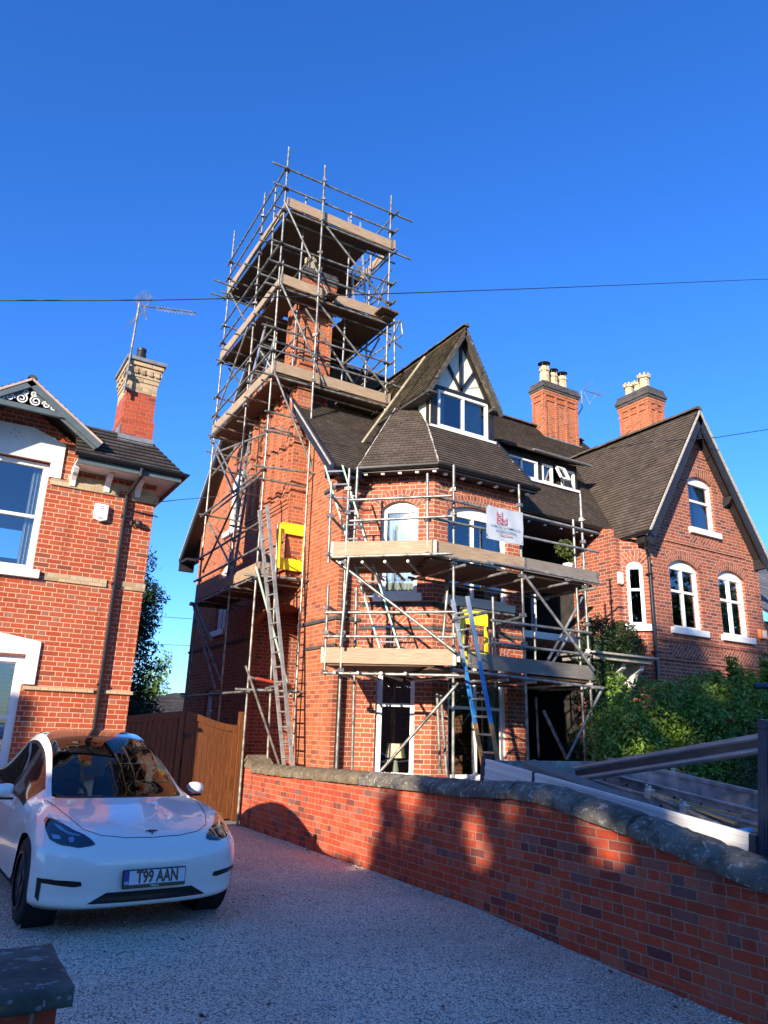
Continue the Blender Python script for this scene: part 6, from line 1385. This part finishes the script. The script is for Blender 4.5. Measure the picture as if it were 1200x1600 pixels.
gd=grow('garden_shrub','dark fine leaved bush at the right edge below the hedge','shrub',(9.6,5.6,0),[((9.2,5.6,.8),(.8,.7,.7)),((10.2,6.0,1.2),(.9,.7,1.0)),((8.6,6.3,.5),(.8,.6,.5))],9000,.06,LEAFD,shell=.6,part='foliage')
rs=thing('rose_bloom','single dark red rose in the foliage at right','flower',tuple(at(1140,1127,Y=6.6)))
c=at(1140,1127,Y=6.6); mb=MB()
for k in range(16): a=k*2.4; r=.012+.0022*k; p=c+Vector((math.cos(a)*r,math.sin(a)*r*.7,.02-.0015*k)); d=Vector((math.cos(a),math.sin(a),.7)).normalized(); s=d.cross(Z).normalized(); mb.face([p-s*.018,p+s*.018,p+s*.014+d*.03,p-s*.014+d*.03])
mb.build('petals',plain('rose_red',(.45,.01,.02),.5,bump=0),rs,merge=False); mb=MB(); mb.tube(c,c-Vector((-.1,-.3,.8)),.006,5); mb.build('stem',LEAFD,rs)
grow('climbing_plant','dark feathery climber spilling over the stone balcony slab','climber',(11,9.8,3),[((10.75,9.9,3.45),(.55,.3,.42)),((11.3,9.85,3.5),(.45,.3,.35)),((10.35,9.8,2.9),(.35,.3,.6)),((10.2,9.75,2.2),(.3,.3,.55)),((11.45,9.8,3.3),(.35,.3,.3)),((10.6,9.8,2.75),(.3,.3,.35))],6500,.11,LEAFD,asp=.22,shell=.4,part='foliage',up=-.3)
grow('climbing_plant','green leafy shoots hanging under the stone balcony slab beside its bracket','climber',(10.7,9.7,2.4),[((10.75,9.6,2.45),(.4,.2,.4)),((10.3,9.5,1.7),(.4,.3,.5)),((10.9,9.5,2.0),(.3,.2,.35))],2200,.10,LAUREL,asp=.35,shell=.3,part='foliage')
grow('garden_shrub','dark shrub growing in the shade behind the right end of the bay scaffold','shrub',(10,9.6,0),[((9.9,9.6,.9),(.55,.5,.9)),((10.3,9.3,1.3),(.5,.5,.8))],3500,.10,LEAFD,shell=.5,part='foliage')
pp=thing('potted_plant','variegated potted plant with a white pot on the upper balcony of the recess','plant',tuple(at(885,880,Y=10.6))); c=at(883,857,Y=10.6); c2=at(888,893,Y=10.6)
leaf_mb([(c,(.24,.18,.20)),(c+Vector((.18,0,-.16)),(.12,.1,.14))],750,.08,rnd,.5,shell=.3).build('foliage',LEAFY,pp,merge=False); mb=MB(); mb.lathe(c2-Z*.18,[(.07,0),(.10,.30),(.11,.31),(.11,.34),(.09,.34)],18); mb.build('pot',WHITE,pp,smooth=40)
mb=MB(); mb.box((9.75,10.55,4.55),(11.1,10.75,4.60)); mb.box((9.75,10.6,3.55),(9.8,10.7,4.55)); mb.box((9.0,10.6,3.42),(11.85,12.4,3.55)); tag(mb.build('balcony',WHITE),'white balcony ledge and floor in the dark recess between bay and right house','balcony')
# table lamp and shade in the lower bay window
lp=thing('table_lamp','cream shaded table lamp standing inside the narrow lower bay window','lamp',tuple(Vector((6.62,10.75,1.0))))
mb=MB(); mb.lathe((6.72,10.70,1.20),[(.17,0),(.14,.22)],24,caps=False); mb.build('lamp_shade',plain('cream_shade',(.62,.5,.28),.8,bump=0),lp,smooth=True); mb=MB(); mb.lathe((6.72,10.70,.75),[(.09,0),(.09,.02),(.03,.06),(.06,.25),(.02,.45),(.015,.5)],20); mb.build('lamp_base',CREAM,lp,smooth=40)
# trees and far things in the gap
grow('tree','tall dark layered tree rising in the gap right of the left house','tree',(4.6,24,0),[((4.6,24,6.6),(1.0,1.0,.7)),((5.0,24,5.6),(1.0,1.0,.6)),((4.7,24,4.7),(1.2,1.1,.7)),((5.2,24,3.9),(.85,1.0,.5)),((4.8,24,3.0),(1.25,1.1,.8)),((5.2,24,2.0),(1.1,1.1,.9)),((5.0,24.1,5.0),(1.0,1.0,1.3)),((4.2,24.3,5.5),(1.3,1.2,1.6)),((5.65,24,5.5),(.55,.5,.22)),((5.9,24,3.4),(.5,.5,.22)),((3.9,24.5,3.5),(1.4,1.2,2)),((5.3,24,4.6),(.6,.5,.25)),((5.0,24.2,2.1),(1.2,1,.7))],26000,.17,LEAFD,trunk=((4.5,24,0),.25,(4.6,24,6)),asp=.3,shell=.35)
grow('tree','small far tree just above the dark roof in the gap','tree',(9.2,36,0),[((8.75,36,3.4),(.55,.6,1.0)),((9.3,36,4.3),(.45,.5,.9)),((9.0,36,3.0),(.8,.8,.8))],1500,.17,LAUREL,trunk=((9,36,0),.15,(9,36,3.6)),asp=.4,shell=.3)
fr_=thing('slate_roofed_house','low dark roofed building far behind the timber gate','house',(6,30,0)); mb=MB(); mb.box((4.2,30,0),(14,38,1.6)); mb.build('wall',BR['dark'],fr_); mb=MB(); a=[Vector(at(212,1128,Y=30)),Vector(at(282,1075,Y=30))]
tiled(mb,[(4.0,29.8,1.6),(14,29.8,1.6),(14,32,2.9),(8.9,32,2.9)],gauge=.3); mb.build('roof',TILE2,fr_,merge='keep')
grow('tree','low pale bush at the foot of the tall tree in the gap','tree',(5.5,26,0),[((5.3,26,1.9),(1.2,.8,.9)),((6.1,26,1.5),(.6,.6,.5))],2500,.15,LAUREL,trunk=((5.5,26,0),.08,(5.5,26,1.4)),asp=.45,shell=.3)
# overhead wires
def wire(label,pts,r,mat=BLACK,sag=0):
    t=thing('overhead_wire',label,'wire',tuple(pts[0]),0,'overhead wires'); mb=MB(); P=[]
    for a,b in zip(pts[:-1],pts[1:]):
        for k in range(8): P.append(Vector(a)+(Vector(b)-Vector(a))*k/8)
    P.append(Vector(pts[-1])); mb.path(P,r,6); mb.build('cable',mat,t,smooth='all'); return t
Wq=lambda x,y,Y:at(x,y,Y=Y)
wire('thin black wire crossing the whole sky in front of the scaffold tower',[Wq(-60,469.5,9.5),Wq(100,469.5,9.5),Wq(230,469,9.5),Wq(350,466.5,9.5),Wq(480,463,9.5),Wq(635,458,9.5),Wq(830,451,9.5),Wq(1020,443.5,9.5),Wq(1200,436,9.5),Wq(1300,432,9.5)],.0085)
wire('thin wire from the left house corner to the main house roof edge',[at(240,785,Y=12.3),at(290,780,X=4.6),at(338,776,X=5.25)],.009)
wire('thin wire crossing above the right house gable at the right edge',[at(945,702,Y=10.5),at(1020,690,Y=10.0),at(1120,683.5,Y=9.4),at(1200,671,Y=9.2),at(1260,662,Y=9.1)],.009)
wire('faint distant wire seen in the gap, upper one',[Wq(200,960,60),Wq(300,967,60)],.02); wire('faint distant wire seen in the gap, lower one',[Wq(200,1005,60),Wq(300,1009,60)],.02)
# ================================================================ BEHIND THE CAMERA (unseen, shaped to cast the long shade over the drive)
for px,py,r in ((575,1250,.26),(592,1285,.13),(640,1262,.12),(735,1285,.17),(748,1335,.20),(738,1390,.15),(708,1370,.14),(800,1262,.12),(775,1275,.10),(925,1285,.17),(955,1325,.19),(992,1345,.12),(850,1250,.10),(870,1300,.09)): SUN_GAPS.append((at(px,py,X=4.88),r))
for px,py,r in ((1080,1285,.2),(1120,1295,.16),(1040,1262,.12)): SUN_GAPS.append((at(px,py,Z_=.95),r))
for px,py,r in ((1040,1120,.2),(1080,1150,.16),(1000,1180,.2),(1120,1075,.16),(980,1120,.12),(1060,1185,.12)): SUN_GAPS.append((at(px,py,Y=7.2),r))
def shade_tree(s,t,h,rx,rz_,seed,lab,n=6500):
    x=t*math.cos(SAZ)-s*math.sin(SAZ); y=t*math.sin(SAZ)+s*math.cos(SAZ)
    cl=[]; rn=random.Random(seed)
    for i in range(9): cl.append(((x+rn.uniform(-.6,.6)*rx,y+rn.uniform(-.6,.6)*rx,h-rz_+rn.uniform(-.7,.45)*rz_),(rx*rn.uniform(.45,.65),rx*rn.uniform(.45,.65),rz_*rn.uniform(.4,.6))))
    return grow('tree',lab,'tree',(x,y,0),cl,n,.32,LEAFD,trunk=((x,y,-.1),.2,(x,y,h-rz_)),asp=.6,shell=.1)
K=math.tan(SEL)
def vh(hv,t): return hv-t*K   # real height at distance t for a silhouette height hv measured at t=0
# silhouettes: (s, t, virtual height)
SH=[(9.9,-7,4.0,.9,'slim garden tree behind the viewpoint far left'),(4.1,-9,3.9,.75,'small round tree behind the viewpoint, left of centre'),(3.1,-12,5.9,.75,'narrow garden tree behind the viewpoint'),
 (2.2,-13,8.1,1.0,'garden birch behind the viewpoint'),(.6,-15,10.2,1.5,'tall street tree behind the viewpoint'),(-1.4,-16,10.9,1.7,'broad street tree behind and right of the viewpoint'),(-4.4,-16,10.6,2.4,'broad street tree farther right behind the viewpoint'),(-8.4,-16,9.8,2.6,'street tree farthest right behind the viewpoint')]
for i,(s,t,hv,rx,lab) in enumerate(SH):
    H=vh(hv,t); shade_tree(s,t,H,rx,min(H*.48,5.0),100+i,lab,[6500,3200,4200,5200,6500,6500,6500,6500][i])
for k,(x,y,h,rx) in enumerate(((31,-4,10,3.2),(40,-5,12,4.2),(27,-12,9.5,3.0))):
    cl=[((x+rnd.uniform(-.6,.6)*rx,y+rnd.uniform(-.6,.6)*rx,h*.55+rnd.uniform(-.3,.3)*h),(rx*.6,rx*.6,h*.22)) for _ in range(9)]
    grow('tree',['broad tree across the road to the right','tall tree across the road farthest right','bushy tree across the road behind and right'][k],'tree',(x,y,0),cl,4500,.5,LEAFD,trunk=((x,y,-.2),.25,(x,y,h*.7)),asp=.6,shell=.1)
# unseen brick blocks added to keep low sun off the drive
def across(name,label,cat,s0,s1,t,hv,th,mat):
    H=vh(hv,t); e=Vector((math.cos(SAZ),math.sin(SAZ),0)); f=Vector((-math.sin(SAZ),math.cos(SAZ),0)); th_=thing(name,label,cat,tuple(e*t+f*(s0+s1)/2)); mb=MB(); mb.obox(e*t+f*((s0+s1)/2)+Z*(H/2-.1),e,f,Z,th/2,abs(s1-s0)/2,H/2+.1); mb.build('wall',mat,th_,bevel=.1); return th_
across('sun_blocker','low brick outbuilding added behind the viewpoint to shade the drive','building',4.4,8.9,-9,2.58,1.4,BR['dark'])
across('sun_blocker','long low brick wall added behind the viewpoint to shade the drive','wall',-12,4.4,-9.3,2.58,.4,BR['dark'])
across('sun_blocker','brick block added behind the viewpoint to cut the sun at far left','building',9.5,14,-8,3.9,3,BR['dark'])
